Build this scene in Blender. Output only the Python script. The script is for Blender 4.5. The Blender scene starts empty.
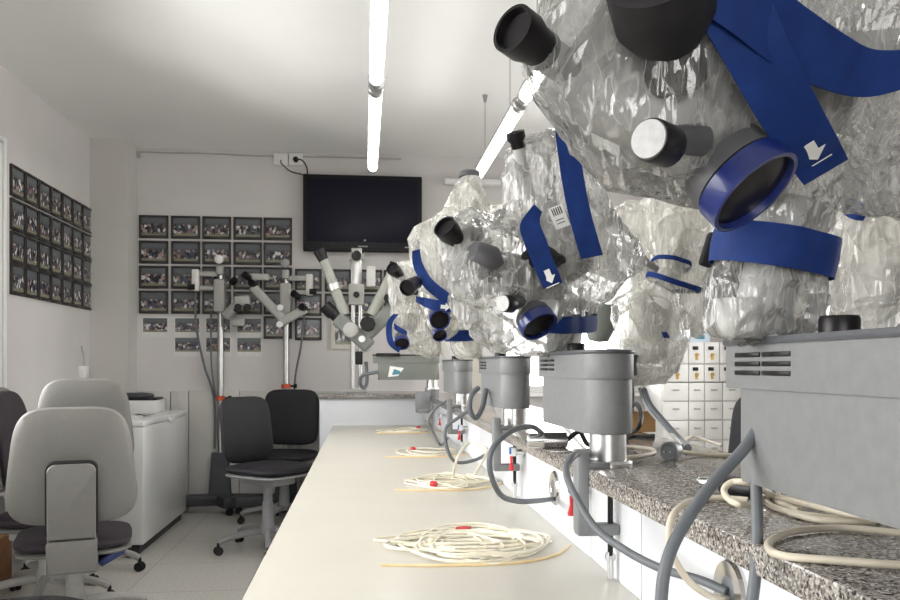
import bpy, bmesh, math, random
from mathutils import Vector, Matrix, noise
from mathutils.bvhtree import BVHTree
V = Vector
PI = math.pi
S = bpy.context.scene
COL = S.collection
RNG = random.Random(7)

# ------------------------------------------------------------------ camera
F = 800.0
EYE = 1.15
VPX, VPY = 364.0, 366.0
TH = math.atan((450 - VPX) / F)
ST, CT = math.sin(TH), math.cos(TH)
CAMP = V((0, 0, EYE))
cd = bpy.data.cameras.new('camera')
cam = bpy.data.objects.new('camera', cd)
COL.objects.link(cam)
cd.sensor_fit = 'HORIZONTAL'
cd.sensor_width = 36
cd.lens = 36 * F / 900
cd.shift_y = (VPY - 300) / 900
cd.clip_start = 0.02
cam.location = CAMP
cam.rotation_euler = (PI / 2, 0, -TH)
S.camera = cam


def ray(px, py):
    cx = (px - 450) / F
    return V((cx * CT + ST, CT - cx * ST, (VPY - py) / F))


def P(px, py, d): return CAMP + ray(px, py) * d
def PZ(px, py, z):
    r = ray(px, py); return CAMP + r * ((z - EYE) / r.z)
def PY(px, py, y):
    r = ray(px, py); return CAMP + r * (y / r.y)
def PX(px, py, x):
    r = ray(px, py); return CAMP + r * (x / r.x)


CR, CU, CF = V((CT, -ST, 0)), V((0, 0, 1)), V((ST, CT, 0))


def camdir(r, u, f):
    return (CR * r + CU * u + CF * f).normalized()


# ------------------------------------------------------------------ materials
MATS = {}


def nt(name):
    m = bpy.data.materials.new(name)
    m.use_nodes = True
    t = m.node_tree
    t.nodes.clear()
    out = t.nodes.new('ShaderNodeOutputMaterial')
    MATS[name] = m
    return m, t, out


def N(t, typ, **kw):
    n = t.nodes.new('ShaderNode' + typ)
    for k, v in kw.items():
        if k in n.inputs:
            n.inputs[k].default_value = v
        else:
            setattr(n, k, v)
    return n


def L(t, a, b): t.links.new(a, b)


def ramp(t, stops, interp='LINEAR'):
    r = t.nodes.new('ShaderNodeValToRGB')
    r.color_ramp.interpolation = interp
    e = r.color_ramp.elements
    e[0].position, e[0].color = stops[0][0], (*stops[0][1], 1)
    e[1].position, e[1].color = stops[1][0], (*stops[1][1], 1)
    for p, c in stops[2:]:
        x = e.new(p); x.color = (*c, 1)
    return r


def pm(name, c, rough=0.5, metal=0.0, var=0.05, scale=30, bump=0.0, bscale=300, coat=0.0, spec=0.5, sss=0.0, trans=0.0):
    m, t, out = nt(name)
    b = N(t, 'BsdfPrincipled')
    tc = N(t, 'TexCoord')
    n = N(t, 'TexNoise', Scale=scale, Detail=4.0)
    L(t, tc.outputs['Object'], n.inputs['Vector'])
    lo = tuple(max(0, x * (1 - var)) for x in c)
    hi = tuple(min(1, x * (1 + var)) for x in c)
    r = ramp(t, [(0.3, lo), (0.7, hi)])
    L(t, n.outputs['Fac'], r.inputs['Fac'])
    L(t, r.outputs['Color'], b.inputs['Base Color'])
    b.inputs['Roughness'].default_value = rough
    b.inputs['Metallic'].default_value = metal
    b.inputs['Coat Weight'].default_value = coat
    b.inputs['Specular IOR Level'].default_value = spec
    if sss:
        b.inputs['Subsurface Weight'].default_value = sss
        b.inputs['Subsurface Radius'].default_value = (.01, .008, .005)
    if trans:
        b.inputs['Transmission Weight'].default_value = trans
    if bump:
        n2 = N(t, 'TexNoise', Scale=bscale, Detail=2.0)
        L(t, tc.outputs['Object'], n2.inputs['Vector'])
        bp = N(t, 'Bump', Strength=bump, Distance=0.002)
        L(t, n2.outputs['Fac'], bp.inputs['Height'])
        L(t, bp.outputs['Normal'], b.inputs['Normal'])
    L(t, b.outputs[0], out.inputs['Surface'])
    return m


def emis(name, c, s):
    m, t, out = nt(name)
    e = N(t, 'Emission', Strength=s)
    e.inputs['Color'].default_value = (*c, 1)
    L(t, e.outputs[0], out.inputs['Surface'])
    return m


pm('wall_paint', (.67, .645, .63), .85, var=.03, scale=3, bump=.15, bscale=180)
pm('ceiling_paint', (.93, .93, .915), .9, var=.015, scale=2)
pm('pillar_paint', (.60, .585, .555), .85, var=.03, scale=3)
pm('wainscot', (.62, .61, .58), .6, var=.02, scale=4)
pm('white_trim', (.82, .82, .81), .4, var=.02)
pm('door_cream', (.70, .66, .58), .5, var=.03, scale=6)
pm('laminate', (.63, .605, .535), .32, var=.025, scale=5, spec=.4)
pm('panel_white', (.72, .745, .775), .35, var=.015, scale=6)
pm('box_grey', (.205, .212, .216), .45, var=.06, scale=60, bump=.25, bscale=900)
pm('box_lid', (.075, .08, .09), .4, var=.1)
pm('box_green_grey', (.19, .205, .185), .45, var=.05, scale=30)
pm('head_grey', (.50, .50, .49), .4, var=.05, scale=20)
pm('head_white', (.78, .775, .74), .4, var=.04, scale=20)
pm('tube_grey', (.34, .35, .31), .4, var=.05, scale=20)
pm('head_dark', (.085, .085, .09), .45, var=.2, scale=20)
pm('black_plastic', (.009, .008, .009), .35, var=.3, scale=60, spec=.3)
pm('black_rubber', (.020, .019, .021), .55, var=.2, scale=50, spec=.25)
pm('lens', (.010, .008, .010), .2, var=.3, spec=.15)
pm('blue_plastic', (.008, .020, .14), .3, var=.15, coat=.4)
pm('white_knob', (.46, .46, .46), .35, var=.12, scale=120)
pm('aluminium', (.62, .62, .62), .32, 1.0, var=.05, scale=50)
pm('chrome', (.75, .75, .76), .14, 1.0, var=.03)
pm('steel_pole', (.50, .50, .49), .3, 1.0, var=.05)
pm('stand_paint', (.42, .415, .395), .4, var=.05)
pm('clamp_grey', (.21, .22, .228), .4, var=.05)
pm('cable_grey', (.125, .137, .15), .5, var=.08)
pm('cable_cream', (.68, .62, .50), .45, var=.06)
pm('cable_black', (.02, .02, .02), .5, var=.1)
pm('tube_cream', (.80, .755, .62), .3, var=.05, sss=.3)
pm('tube_amber', (.78, .62, .36), .3, var=.06, sss=.3)
pm('red_plastic', (.55, .02, .03), .35, var=.1)
pm('red_ring', (.62, .09, .03), .4, var=.1)
pm('blue_tap', (.03, .12, .40), .4, var=.1)
pm('shell_grey', (.225, .22, .205), .5, var=.03, scale=40, bump=.1, bscale=900)
pm('chair_dark', (.020, .019, .023), .55, var=.12, scale=80, spec=.3, bump=.5, bscale=1500)
pm('chair_maroon', (.034, .026, .033), .55, var=.12, scale=80, spec=.35, bump=.4, bscale=1500)
pm('chair_frame', (.30, .30, .305), .4, var=.05)
pm('base_dark', (.055, .06, .066), .5, var=.1)
pm('freezer_white', (.80, .81, .80), .3, var=.015, scale=4)
pm('freezer_plinth', (.06, .06, .065), .5)
pm('tv_black', (.010, .010, .012), .4, var=.2, spec=.25)
pm('tv_screen', (.010, .010, .020), .35, var=.1, spec=.15)
pm('tv_mark', (.30, .30, .32), .4)
pm('frame_black', (.024, .021, .019), .4, var=.2)
pm('print_paper', (.72, .71, .69), .5)
pm('mat_cream', (.70, .67, .60), .6)
pm('lamp_housing', (.42, .42, .41), .35, .7, var=.05)
pm('cardboard', (.42, .24, .10), .8, var=.1, scale=20)
pm('brown_wood', (.24, .11, .04), .6, var=.2, scale=15)
pm('blue_pad', (.02, .04, .16), .5)
pm('drawer_white', (.78, .775, .75), .45, var=.02)
pm('gold', (.55, .34, .09), .4, .6)
pm('label_blue', (.60, .70, .80), .5)
pm('white_plastic', (.82, .82, .80), .4, var=.02)
pm('sticker_teal', (.05, .22, .30), .4)
emis('tube_light', (1, .97, .93), 15)

# blue woven strap
m, t, out = nt('strap_blue')
b = N(t, 'BsdfPrincipled', Roughness=.6)
tc = N(t, 'TexCoord')
w = N(t, 'TexWave', Scale=320.0, Distortion=1.5)
L(t, tc.outputs['Object'], w.inputs['Vector'])
n = N(t, 'TexNoise', Scale=25.0, Detail=6.0)
L(t, tc.outputs['Object'], n.inputs['Vector'])
r = ramp(t, [(.3, (.005, .024, .13)), (.7, (.009, .038, .19))])
L(t, n.outputs['Fac'], r.inputs['Fac'])
L(t, r.outputs['Color'], b.inputs['Base Color'])
bp = N(t, 'Bump', Strength=.25, Distance=.0008)
L(t, w.outputs['Fac'], bp.inputs['Height'])
L(t, bp.outputs['Normal'], b.inputs['Normal'])
b.inputs['Specular IOR Level'].default_value = .2
L(t, b.outputs[0], out.inputs['Surface'])

# granite
m, t, out = nt('granite')
b = N(t, 'BsdfPrincipled', Roughness=.10)
tc = N(t, 'TexCoord')
v1 = N(t, 'TexVoronoi', Scale=300.0)
n0 = N(t, 'TexNoise', Scale=60.0, Detail=5.0, Roughness=.7)
mp = N(t, 'VectorMath', operation='ADD')
sc_ = N(t, 'VectorMath', operation='SCALE', Scale=.02)
L(t, tc.outputs['Object'], n0.inputs['Vector'])
L(t, n0.outputs['Color'], sc_.inputs[0])
L(t, tc.outputs['Object'], mp.inputs[0]); L(t, sc_.outputs[0], mp.inputs[1])
L(t, mp.outputs[0], v1.inputs['Vector'])
sp = N(t, 'SeparateColor')
L(t, v1.outputs['Color'], sp.inputs[0])
r1 = ramp(t, [(0.0, (.05, .047, .047)), (.15, (.20, .185, .17)), (.36, (.36, .335, .305)), (.60, (.48, .455, .42)), (.80, (.30, .285, .27)), (.90, (.66, .64, .61))], 'CONSTANT')
L(t, sp.outputs[0], r1.inputs['Fac'])
n2 = N(t, 'TexNoise', Scale=260.0, Detail=3.0)
L(t, tc.outputs['Object'], n2.inputs['Vector'])
r2 = ramp(t, [(.38, (.45, .43, .41)), (.60, (1.0, 1.0, 1.0))])
L(t, n2.outputs['Fac'], r2.inputs['Fac'])
mx = N(t, 'Mix', data_type='RGBA', blend_type='MULTIPLY')
mx.inputs[0].default_value = 1
L(t, r1.outputs['Color'], mx.inputs[6]); L(t, r2.outputs['Color'], mx.inputs[7])
L(t, mx.outputs[2], b.inputs['Base Color'])
L(t, b.outputs[0], out.inputs['Surface'])

# floor tiles
m, t, out = nt('floor_tile')
b = N(t, 'BsdfPrincipled', Roughness=.35)
tc = N(t, 'TexCoord')
n1 = N(t, 'TexNoise', Scale=70.0, Detail=6.0, Roughness=.75)
L(t, tc.outputs['Object'], n1.inputs['Vector'])
r1 = ramp(t, [(.32, (.50, .48, .445)), (.5, (.68, .66, .62)), (.68, (.80, .785, .75))])
L(t, n1.outputs['Fac'], r1.inputs['Fac'])
bk = N(t, 'TexBrick', Scale=1.0)
bk.offset = 0
bk.inputs['Mortar Size'].default_value = .003
bk.inputs['Brick Width'].default_value = .6
bk.inputs['Row Height'].default_value = .6
bk.inputs['Color1'].default_value = (1, 1, 1, 1)
bk.inputs['Color2'].default_value = (.95, .95, .95, 1)
bk.inputs['Mortar'].default_value = (.62, .6, .57, 1)
L(t, tc.outputs['Object'], bk.inputs['Vector'])
mx = N(t, 'Mix', data_type='RGBA', blend_type='MULTIPLY')
mx.inputs[0].default_value = 1
L(t, r1.outputs['Color'], mx.inputs[6]); L(t, bk.outputs['Color'], mx.inputs[7])
L(t, mx.outputs[2], b.inputs['Base Color'])
L(t, b.outputs[0], out.inputs['Surface'])

# window glass (thin, clear)
m, t, out = nt('window_glass')
tr = N(t, 'BsdfTransparent'); gl = N(t, 'BsdfGlossy', Roughness=.02)
fr = N(t, 'Fresnel', IOR=1.35)
mx = N(t, 'MixShader')
L(t, fr.outputs[0], mx.inputs[0]); L(t, tr.outputs[0], mx.inputs[1]); L(t, gl.outputs[0], mx.inputs[2])
L(t, mx.outputs[0], out.inputs['Surface'])


# crinkled clear film
def film(name, base=.17, streak=.5, tint=(.975, .98, .975), scale=1.0, haze=(.92, .92, .89), bump=.35, rough=.09, gloss=.9):
    m, t, out = nt(name)
    tc = N(t, 'TexCoord')
    st_, ht_ = None, None
    fam = [((.3, .75, .4), 24, .06, 1.0), ((.5, -.8, -.6), 28, .08, .8), ((1.3, .25, 1.3), 32, .09, .7), ((.6, 2.2, .9), 40, .3, .4)]
    for k, (rot, sc, st, hw) in enumerate(fam):
        mpn = N(t, 'Mapping')
        mpn.inputs['Rotation'].default_value = rot
        mpn.inputs['Scale'].default_value = (1, 1, st)
        mpn.inputs['Location'].default_value = (k * 3.1, k * 1.7, 0)
        L(t, tc.outputs['Object'], mpn.inputs['Vector'])
        n = N(t, 'TexNoise', Scale=sc * scale, Detail=2.0, Roughness=.5, Distortion=.25)
        L(t, mpn.outputs[0], n.inputs['Vector'])
        # each family shows only in its own patches
        pn = N(t, 'TexNoise', Scale=(9.0 + 2 * k) * scale, Detail=2.0)
        mo = N(t, 'VectorMath', operation='ADD'); mo.inputs[1].default_value = (5.3 * k, 2.2, 9.1 * k)
        L(t, tc.outputs['Object'], mo.inputs[0]); L(t, mo.outputs[0], pn.inputs['Vector'])
        pr_ = ramp(t, [(.46, (0, 0, 0)), (.62, (1, 1, 1))]); L(t, pn.outputs['Fac'], pr_.inputs['Fac'])
        r = ramp(t, [(.47, (0, 0, 0)), (.5, (1, 1, 1)), (.51, (.15, .15, .15)), (.56, (0, 0, 0))]); L(t, n.outputs['Fac'], r.inputs['Fac'])  # white fold lines: thicker film, and highlights painted into the colour
        rr = N(t, 'Math', operation='MULTIPLY'); L(t, r.outputs['Color'], rr.inputs[0]); L(t, pr_.outputs['Color'], rr.inputs[1])
        h = ramp(t, [(.35, (0, 0, 0)), (.5, (1, 1, 1)), (.65, (0, 0, 0))]); L(t, n.outputs['Fac'], h.inputs['Fac'])
        a = N(t, 'Math', operation='MULTIPLY'); L(t, h.outputs['Color'], a.inputs[0]); a.inputs[1].default_value = hw
        if st_ is None: st_, ht_ = rr.outputs[0], a.outputs[0]
        else:
            x = N(t, 'Math', operation='MAXIMUM'); L(t, st_, x.inputs[0]); L(t, rr.outputs[0], x.inputs[1]); st_ = x.outputs[0]
            x = N(t, 'Math', operation='ADD'); L(t, ht_, x.inputs[0]); L(t, a.outputs[0], x.inputs[1]); ht_ = x.outputs[0]
    # broad patches where the film lies double
    mp2 = N(t, 'Mapping'); mp2.inputs['Rotation'].default_value = (.4, .5, .2); mp2.inputs['Scale'].default_value = (1, 1, .35)
    L(t, tc.outputs['Object'], mp2.inputs['Vector'])
    nb_ = N(t, 'TexNoise', Scale=11.0 * scale, Detail=5.0, Roughness=.65)
    L(t, mp2.outputs[0], nb_.inputs['Vector'])
    rb_ = ramp(t, [(.44, (0, 0, 0)), (.62, (1, 1, 1))]); L(t, nb_.outputs['Fac'], rb_.inputs['Fac'])
    bp = N(t, 'Bump', Strength=bump, Distance=.008)
    L(t, ht_, bp.inputs['Height'])
    lw = N(t, 'LayerWeight', Blend=.42)
    L(t, bp.outputs['Normal'], lw.inputs['Normal'])
    tr = N(t, 'BsdfTransparent'); tr.inputs['Color'].default_value = (*tint, 1)
    df = N(t, 'BsdfDiffuse'); df.inputs['Color'].default_value = (*haze, 1)
    tl = N(t, 'BsdfTranslucent'); tl.inputs['Color'].default_value = (*haze, 1)
    L(t, bp.outputs['Normal'], df.inputs['Normal'])
    hz = N(t, 'MixShader'); hz.inputs[0].default_value = .5
    L(t, df.outputs[0], hz.inputs[1]); L(t, tl.outputs[0], hz.inputs[2])
    gl = N(t, 'BsdfGlossy', Roughness=rough)
    L(t, bp.outputs['Normal'], gl.inputs['Normal'])
    f0 = N(t, 'Math', operation='MULTIPLY_ADD'); L(t, rb_.outputs['Color'], f0.inputs[0]); f0.inputs[1].default_value = base; f0.inputs[2].default_value = base * .5
    f1 = N(t, 'Math', operation='MULTIPLY_ADD'); L(t, st_, f1.inputs[0]); f1.inputs[1].default_value = streak; L(t, f0.outputs[0], f1.inputs[2])
    f1.use_clamp = True
    m1 = N(t, 'MixShader')
    L(t, f1.outputs[0], m1.inputs[0]); L(t, tr.outputs[0], m1.inputs[1]); L(t, hz.outputs[0], m1.inputs[2])
    f2 = N(t, 'Math', operation='MULTIPLY'); L(t, lw.outputs['Fresnel'], f2.inputs[0]); f2.inputs[1].default_value = gloss
    f2.use_clamp = True
    m2 = N(t, 'MixShader')
    L(t, f2.outputs[0], m2.inputs[0]); L(t, m1.outputs[0], m2.inputs[1]); L(t, gl.outputs[0], m2.inputs[2])
    L(t, m2.outputs[0], out.inputs['Surface'])
    return m


film('film_clear', base=.25, streak=.5)
film('film_soft', base=.44, streak=.55, scale=.85)
film('film_milky', base=.52, streak=.55, scale=.8, haze=(.95, .935, .87), gloss=.75)


# photograph prints: dark backdrop, a band of people, pale ground strip, different for each print
m, t, out = nt('group_photo')
b = N(t, 'BsdfPrincipled', Roughness=.25)
tc = N(t, 'TexCoord'); oi = N(t, 'ObjectInfo')
ms = N(t, 'Math', operation='MULTIPLY'); ms.inputs[1].default_value = 37.0
L(t, oi.outputs['Random'], ms.inputs[0])
mp = N(t, 'Mapping'); mp.inputs['Scale'].default_value = (10, 5.5, 1)
L(t, tc.outputs['UV'], mp.inputs['Vector'])
cb = N(t, 'CombineXYZ'); L(t, ms.outputs[0], cb.inputs[0]); L(t, ms.outputs[0], cb.inputs[2])
ad = N(t, 'VectorMath', operation='ADD'); L(t, mp.outputs[0], ad.inputs[0]); L(t, cb.outputs[0], ad.inputs[1])
vo = N(t, 'TexVoronoi', Scale=1.0); L(t, ad.outputs[0], vo.inputs['Vector'])
sp = N(t, 'SeparateColor'); L(t, vo.outputs['Color'], sp.inputs[0])
pr = ramp(t, [(0, (.02, .02, .025)), (.3, (.09, .08, .10)), (.5, (.36, .27, .24)), (.62, (.06, .07, .11)), (.74, (.62, .61, .62)), (.9, (.20, .12, .12))], 'CONSTANT')
L(t, sp.outputs[0], pr.inputs['Fac'])
sx = N(t, 'SeparateXYZ'); L(t, tc.outputs['UV'], sx.inputs[0])
nb = N(t, 'TexNoise', Scale=2.5, Detail=4.0); L(t, ad.outputs[0], nb.inputs['Vector'])
ja = N(t, 'Math', operation='MULTIPLY_ADD'); L(t, nb.outputs['Fac'], ja.inputs[0]); ja.inputs[1].default_value = .34; L(t, sx.outputs[1], ja.inputs[2])
band = ramp(t, [(.28, (0, 0, 0)), (.34, (1, 1, 1)), (.76, (1, 1, 1)), (.84, (0, 0, 0))])
L(t, ja.outputs[0], band.inputs['Fac'])
bg = ramp(t, [(.18, (.26, .25, .17)), (.42, (.10, .105, .085)), (.75, (.05, .055, .055)), (.95, (.11, .12, .13))])
L(t, ja.outputs[0], bg.inputs['Fac'])
mx = N(t, 'Mix', data_type='RGBA'); L(t, band.outputs['Color'], mx.inputs[0]); L(t, bg.outputs['Color'], mx.inputs[6]); L(t, pr.outputs['Color'], mx.inputs[7])
L(t, mx.outputs[2], b.inputs['Base Color'])
L(t, b.outputs[0], out.inputs['Surface'])


# ------------------------------------------------------------------ mesh helpers
def frame_of(axis):
    a = V(axis).normalized()
    u = a.cross(V((0, 0, 1)))
    if u.length < 1e-3:
        u = V((1, 0, 0))
    u.normalize()
    return u, a.cross(u).normalized(), a


class MB:
    def __init__(s): s.bm = bmesh.new()

    def _tag(s): return set(s.bm.verts)

    def box(s, c, size, rot=None, bev=0.0, seg=2):
        tmp = bmesh.new()
        bmesh.ops.create_cube(tmp, size=1)
        for v in tmp.verts: v.co = V((v.co.x * size[0], v.co.y * size[1], v.co.z * size[2]))
        if bev > 0:
            bmesh.ops.bevel(tmp, geom=list(tmp.edges), offset=min(bev, min(size) * .49), segments=seg, profile=.5, affect='EDGES')
        M = Matrix.Translation(V(c))
        if rot is not None:
            M = M @ (rot.to_4x4() if isinstance(rot, Matrix) else Matrix.Rotation(rot, 4, 'Z'))
        s._merge(tmp, M)
        return s

    def _merge(s, tmp, M=None):
        mp = {}
        for v in tmp.verts:
            mp[v] = s.bm.verts.new(M @ v.co if M else v.co)
        for f in tmp.faces:
            try: s.bm.faces.new([mp[v] for v in f.verts])
            except ValueError: pass
        tmp.free()

    def lathe(s, prof, origin, axis=(0, 0, 1), seg=28):
        """prof: (r, h) along axis; closed at both ends"""
        u, w, a = frame_of(axis)
        o = V(origin)
        rings = []
        for r, h in prof:
            if r < 1e-6:
                rings.append([s.bm.verts.new(o + a * h)])
            else:
                rings.append([s.bm.verts.new(o + a * h + (u * math.cos(2 * PI * k / seg) + w * math.sin(2 * PI * k / seg)) * r) for k in range(seg)])
        for A, B in zip(rings, rings[1:]):
            if len(A) == 1 and len(B) == 1: continue
            for k in range(seg):
                k2 = (k + 1) % seg
                if len(A) == 1: s.bm.faces.new((A[0], B[k2], B[k]))
                elif len(B) == 1: s.bm.faces.new((A[k], A[k2], B[0]))
                else: s.bm.faces.new((A[k], A[k2], B[k2], B[k]))
        if len(rings[0]) > 1: s.bm.faces.new(list(reversed(rings[0])))
        if len(rings[-1]) > 1: s.bm.faces.new(rings[-1])
        return s

    def cyl(s, p0, p1, r0, r1=None, seg=24, bev=0.0):
        p0, p1 = V(p0), V(p1)
        r1 = r0 if r1 is None else r1
        h = (p1 - p0).length
        if bev:
            prof = [(r0 - bev, 0), (r0, bev), (r1, h - bev), (r1 - bev, h)]
        else:
            prof = [(r0, 0), (r1, h)]
        return s.lathe(prof, p0, p1 - p0, seg)

    def tube(s, pts, r, seg=10, smooth=6, closed=False, taper=None):
        pts = [V(p) for p in pts]
        if smooth > 1 and len(pts) > 2: pts = catmull(pts, smooth, closed)
        n = len(pts)
        rings = []
        prevu = None
        for i, p in enumerate(pts):
            if closed: tan = pts[(i + 1) % n] - pts[i - 1]
            else: tan = pts[min(i + 1, n - 1)] - pts[max(i - 1, 0)]
            tan.normalize()
            if prevu is None:
                u = frame_of(tan)[0]
            else:
                u = prevu - tan * prevu.dot(tan)
                if u.length < 1e-5: u = frame_of(tan)[0]
                u.normalize()
            prevu = u
            w = tan.cross(u)
            rr = r if taper is None else r * (1 + (taper - 1) * i / (n - 1))
            rings.append([s.bm.verts.new(p + (u * math.cos(2 * PI * k / seg) + w * math.sin(2 * PI * k / seg)) * rr) for k in range(seg)])
        m = n if closed else n - 1
        for i in range(m):
            A, B = rings[i], rings[(i + 1) % n]
            for k in range(seg):
                s.bm.faces.new((A[k], A[(k + 1) % seg], B[(k + 1) % seg], B[k]))
        if not closed:
            s.bm.faces.new(list(reversed(rings[0]))); s.bm.faces.new(rings[-1])
        return s

    def prism(s, outline, z0, z1, bev=0.0, seg=2, M=None):
        tmp = bmesh.new()
        a = [tmp.verts.new((x, y, z0)) for x, y in outline]
        b = [tmp.verts.new((x, y, z1)) for x, y in outline]
        n = len(a)
        tmp.faces.new(list(reversed(a))); tmp.faces.new(b)
        for i in range(n): tmp.faces.new((a[i], a[(i + 1) % n], b[(i + 1) % n], b[i]))
        if bev:
            ed = [e for e in tmp.edges if abs(e.verts[0].co.z - e.verts[1].co.z) < 1e-7]
            bmesh.ops.bevel(tmp, geom=ed, offset=bev, segments=seg, profile=.5, affect='EDGES')
        bmesh.ops.recalc_face_normals(tmp, faces=list(tmp.faces))
        s._merge(tmp, M)
        return s

    def pad(s, wb, wt, h, th, M, curve=0.0, n=4.0, seg=56, rings=7, p=2.6, lean=0.0):
        """cushion: outline in local XZ (width wb at bottom, wt at top), thickness along Y"""
        def outl(a):
            c, d = math.cos(a), math.sin(a)
            x = math.copysign(abs(c) ** (2 / n), c); z = math.copysign(abs(d) ** (2 / n), d)
            w = wb + (wt - wb) * (z + 1) / 2
            return x * w / 2, z * h / 2
        O = [outl(2 * PI * k / seg) for k in range(seg)]
        def layer(sc, y):
            out = []
            for x, z in O:
                X, Z = x * sc, z * sc
                out.append(s.bm.verts.new(M @ V((X, y + curve * X * X, Z))))
            return out
        ls = []
        for i in range(rings + 1):
            q = math.sin(PI / 2 * i / rings)
            ls.append((q, -th / 2 * (1 - q ** p) ** (1 / p)))
        ls[0] = (.04, -th / 2)
        full = ls + [(q, -y) for q, y in reversed(ls[:-1])]
        R = [layer(q, y) for q, y in full]
        for A, B in zip(R, R[1:]):
            for k in range(seg):
                s.bm.faces.new((A[k], A[(k + 1) % seg], B[(k + 1) % seg], B[k]))
        s.bm.faces.new(list(reversed(R[0]))); s.bm.faces.new(R[-1])
        return s

    def quad(s, a, b, c, d):
        s.bm.faces.new([s.bm.verts.new(V(p)) for p in (a, b, c, d)])
        return s

    def ribbon(s, pts, wid, th=.0012, sm=6):
        """strap: centre points and the half-width vector at each"""
        if sm > 1:
            pts = catmull([V(p) for p in pts], sm)
            wid = catmull([V(w) for w in wid], sm)
        rows = []
        n = len(pts)
        for i in range(n):
            tan = (pts[min(i + 1, n - 1)] - pts[max(i - 1, 0)]).normalized()
            nn = tan.cross(wid[i]).normalized() * th / 2
            p, w = pts[i], wid[i]
            rows.append([s.bm.verts.new(q) for q in (p - w - nn, p - nn, p + w - nn, p + w + nn, p + nn, p - w + nn)])
        for A, B in zip(rows, rows[1:]):
            for k in range(6):
                s.bm.faces.new((A[k], A[(k + 1) % 6], B[(k + 1) % 6], B[k]))
        s.bm.faces.new(list(reversed(rows[0]))); s.bm.faces.new(rows[-1])
        return s

    def build(s, name, mat, parent=None, sharp=35, world=False, flat=False):
        bmesh.ops.recalc_face_normals(s.bm, faces=list(s.bm.faces))
        me = bpy.data.meshes.new(name)
        if world and parent is not None:
            M = Matrix.LocRotScale(parent.location, parent.rotation_euler, None).inverted()
            bmesh.ops.transform(s.bm, matrix=M, verts=list(s.bm.verts))
        s.bm.to_mesh(me); s.bm.free()
        me.materials.append(MATS[mat] if isinstance(mat, str) else mat)
        if not flat:
            me.polygons.foreach_set('use_smooth', [True] * len(me.polygons))
            me.set_sharp_from_angle(angle=math.radians(sharp))
        o = bpy.data.objects.new(name, me)
        COL.objects.link(o)
        if parent is not None: o.parent = parent
        return o


def catmull(pts, k, closed=False):
    n = len(pts)
    out = []
    m = n if closed else n - 1
    for i in range(m):
        if closed: p0, p1, p2, p3 = pts[i - 1], pts[i], pts[(i + 1) % n], pts[(i + 2) % n]
        else: p0, p1, p2, p3 = pts[max(i - 1, 0)], pts[i], pts[i + 1], pts[min(i + 2, n - 1)]
        for j in range(k):
            u = j / k
            out.append(.5 * ((2 * p1) + (p2 - p0) * u + (2 * p0 - 5 * p1 + 4 * p2 - p3) * u * u + (3 * p1 - p0 - 3 * p2 + p3) * u ** 3))
    if not closed: out.append(pts[-1].copy())
    return out


def thing(name, label, cat, loc=(0, 0, 0), rz=0.0, group=None):
    o = bpy.data.objects.new(name, None)
    COL.objects.link(o)
    o.empty_display_size = .05
    o.location = loc; o.rotation_euler = (0, 0, rz)
    o['label'] = label; o['category'] = cat
    if group: o['group'] = group
    return o


def tag(o, label, cat, group=None, kind=None):
    o['label'] = label; o['category'] = cat
    if group: o['group'] = group
    if kind: o['kind'] = kind
    return o


def struct(o, label, cat):
    o['kind'] = 'structure'; o['label'] = label; o['category'] = cat
    return o


def dup(root, loc, rz, label):
    kids = {}
    for o in list(COL.objects):
        if o.parent: kids.setdefault(o.parent, []).append(o)
    def cp(o, par):
        c = o.copy(); COL.objects.link(c)
        if par: c.parent = par
        for ch in kids.get(o, []): cp(ch, c)
        return c
    r = cp(root, None)
    r.location = loc; r.rotation_euler = (0, 0, rz); r['label'] = label
    return r


# ------------------------------------------------------------------ room
XL, XR, YB, YF, ZC = -2.045, 3.96, 6.50, -2.6, 2.86
T = .12


def wall(name, axis, at, lo, hi, holes, mat, sgn, label):
    """wall with rectangular holes (a0,a1,z0,z1); axis 'x' -> plane x=at running along y"""
    mb = MB()
    as_ = sorted({lo, hi, *[h[0] for h in holes], *[h[1] for h in holes]})
    zs = sorted({0.0, ZC, *[h[2] for h in holes], *[h[3] for h in holes]})
    for a0, a1 in zip(as_, as_[1:]):
        for z0, z1 in zip(zs, zs[1:]):
            am, zm = (a0 + a1) / 2, (z0 + z1) / 2
            if any(h[0] < am < h[1] and h[2] < zm < h[3] for h in holes): continue
            c = (at + sgn * T / 2, am, zm) if axis == 'x' else (am, at + sgn * T / 2, zm)
            sz = (T, a1 - a0, z1 - z0) if axis == 'x' else (a1 - a0, T, z1 - z0)
            mb.box(c, sz)
    bmesh.ops.remove_doubles(mb.bm, verts=list(mb.bm.verts), dist=1e-5)
    o = mb.build(name, mat)
    return struct(o, label, 'wall')


fl = MB().box(((XL + XR) / 2, (YB + YF) / 2, -.05), (XR - XL + .24, YB - YF + .24, .1)).build('floor', 'floor_tile')
struct(fl, 'pale speckled tile floor', 'floor')
ce = MB().box(((XL + XR) / 2, (YB + YF) / 2, ZC + .05), (XR - XL + .24, YB - YF + .24, .1)).build('ceiling', 'ceiling_paint')
struct(ce, 'plain white ceiling', 'ceiling')
wb_l, wb_r = PY(497, 0, YB).x, PY(640, 0, YB).x
WINS_L = [(2.75, 4.80, .86, 2.42), (.2, 2.2, .86, 2.46)]
WIN_B = (wb_l, wb_r, .93, 2.32)
WINS_F = [(-1.5, .6, .9, 2.4)]
WINS_R = [(3.0, 5.2, .9, 2.4)]
wall('wall_left', 'x', XL, YF, YB, WINS_L, 'wall_paint', -1, 'off-white left wall with rows of framed photographs')
wall('wall_back', 'y', YB, XL - T, XR + T, [WIN_B], 'wall_paint', 1, 'grey-white back wall behind the television')
wall('wall_right', 'x', XR, YF, YB, WINS_R, 'wall_paint', 1, 'off-white wall on the right')
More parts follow.
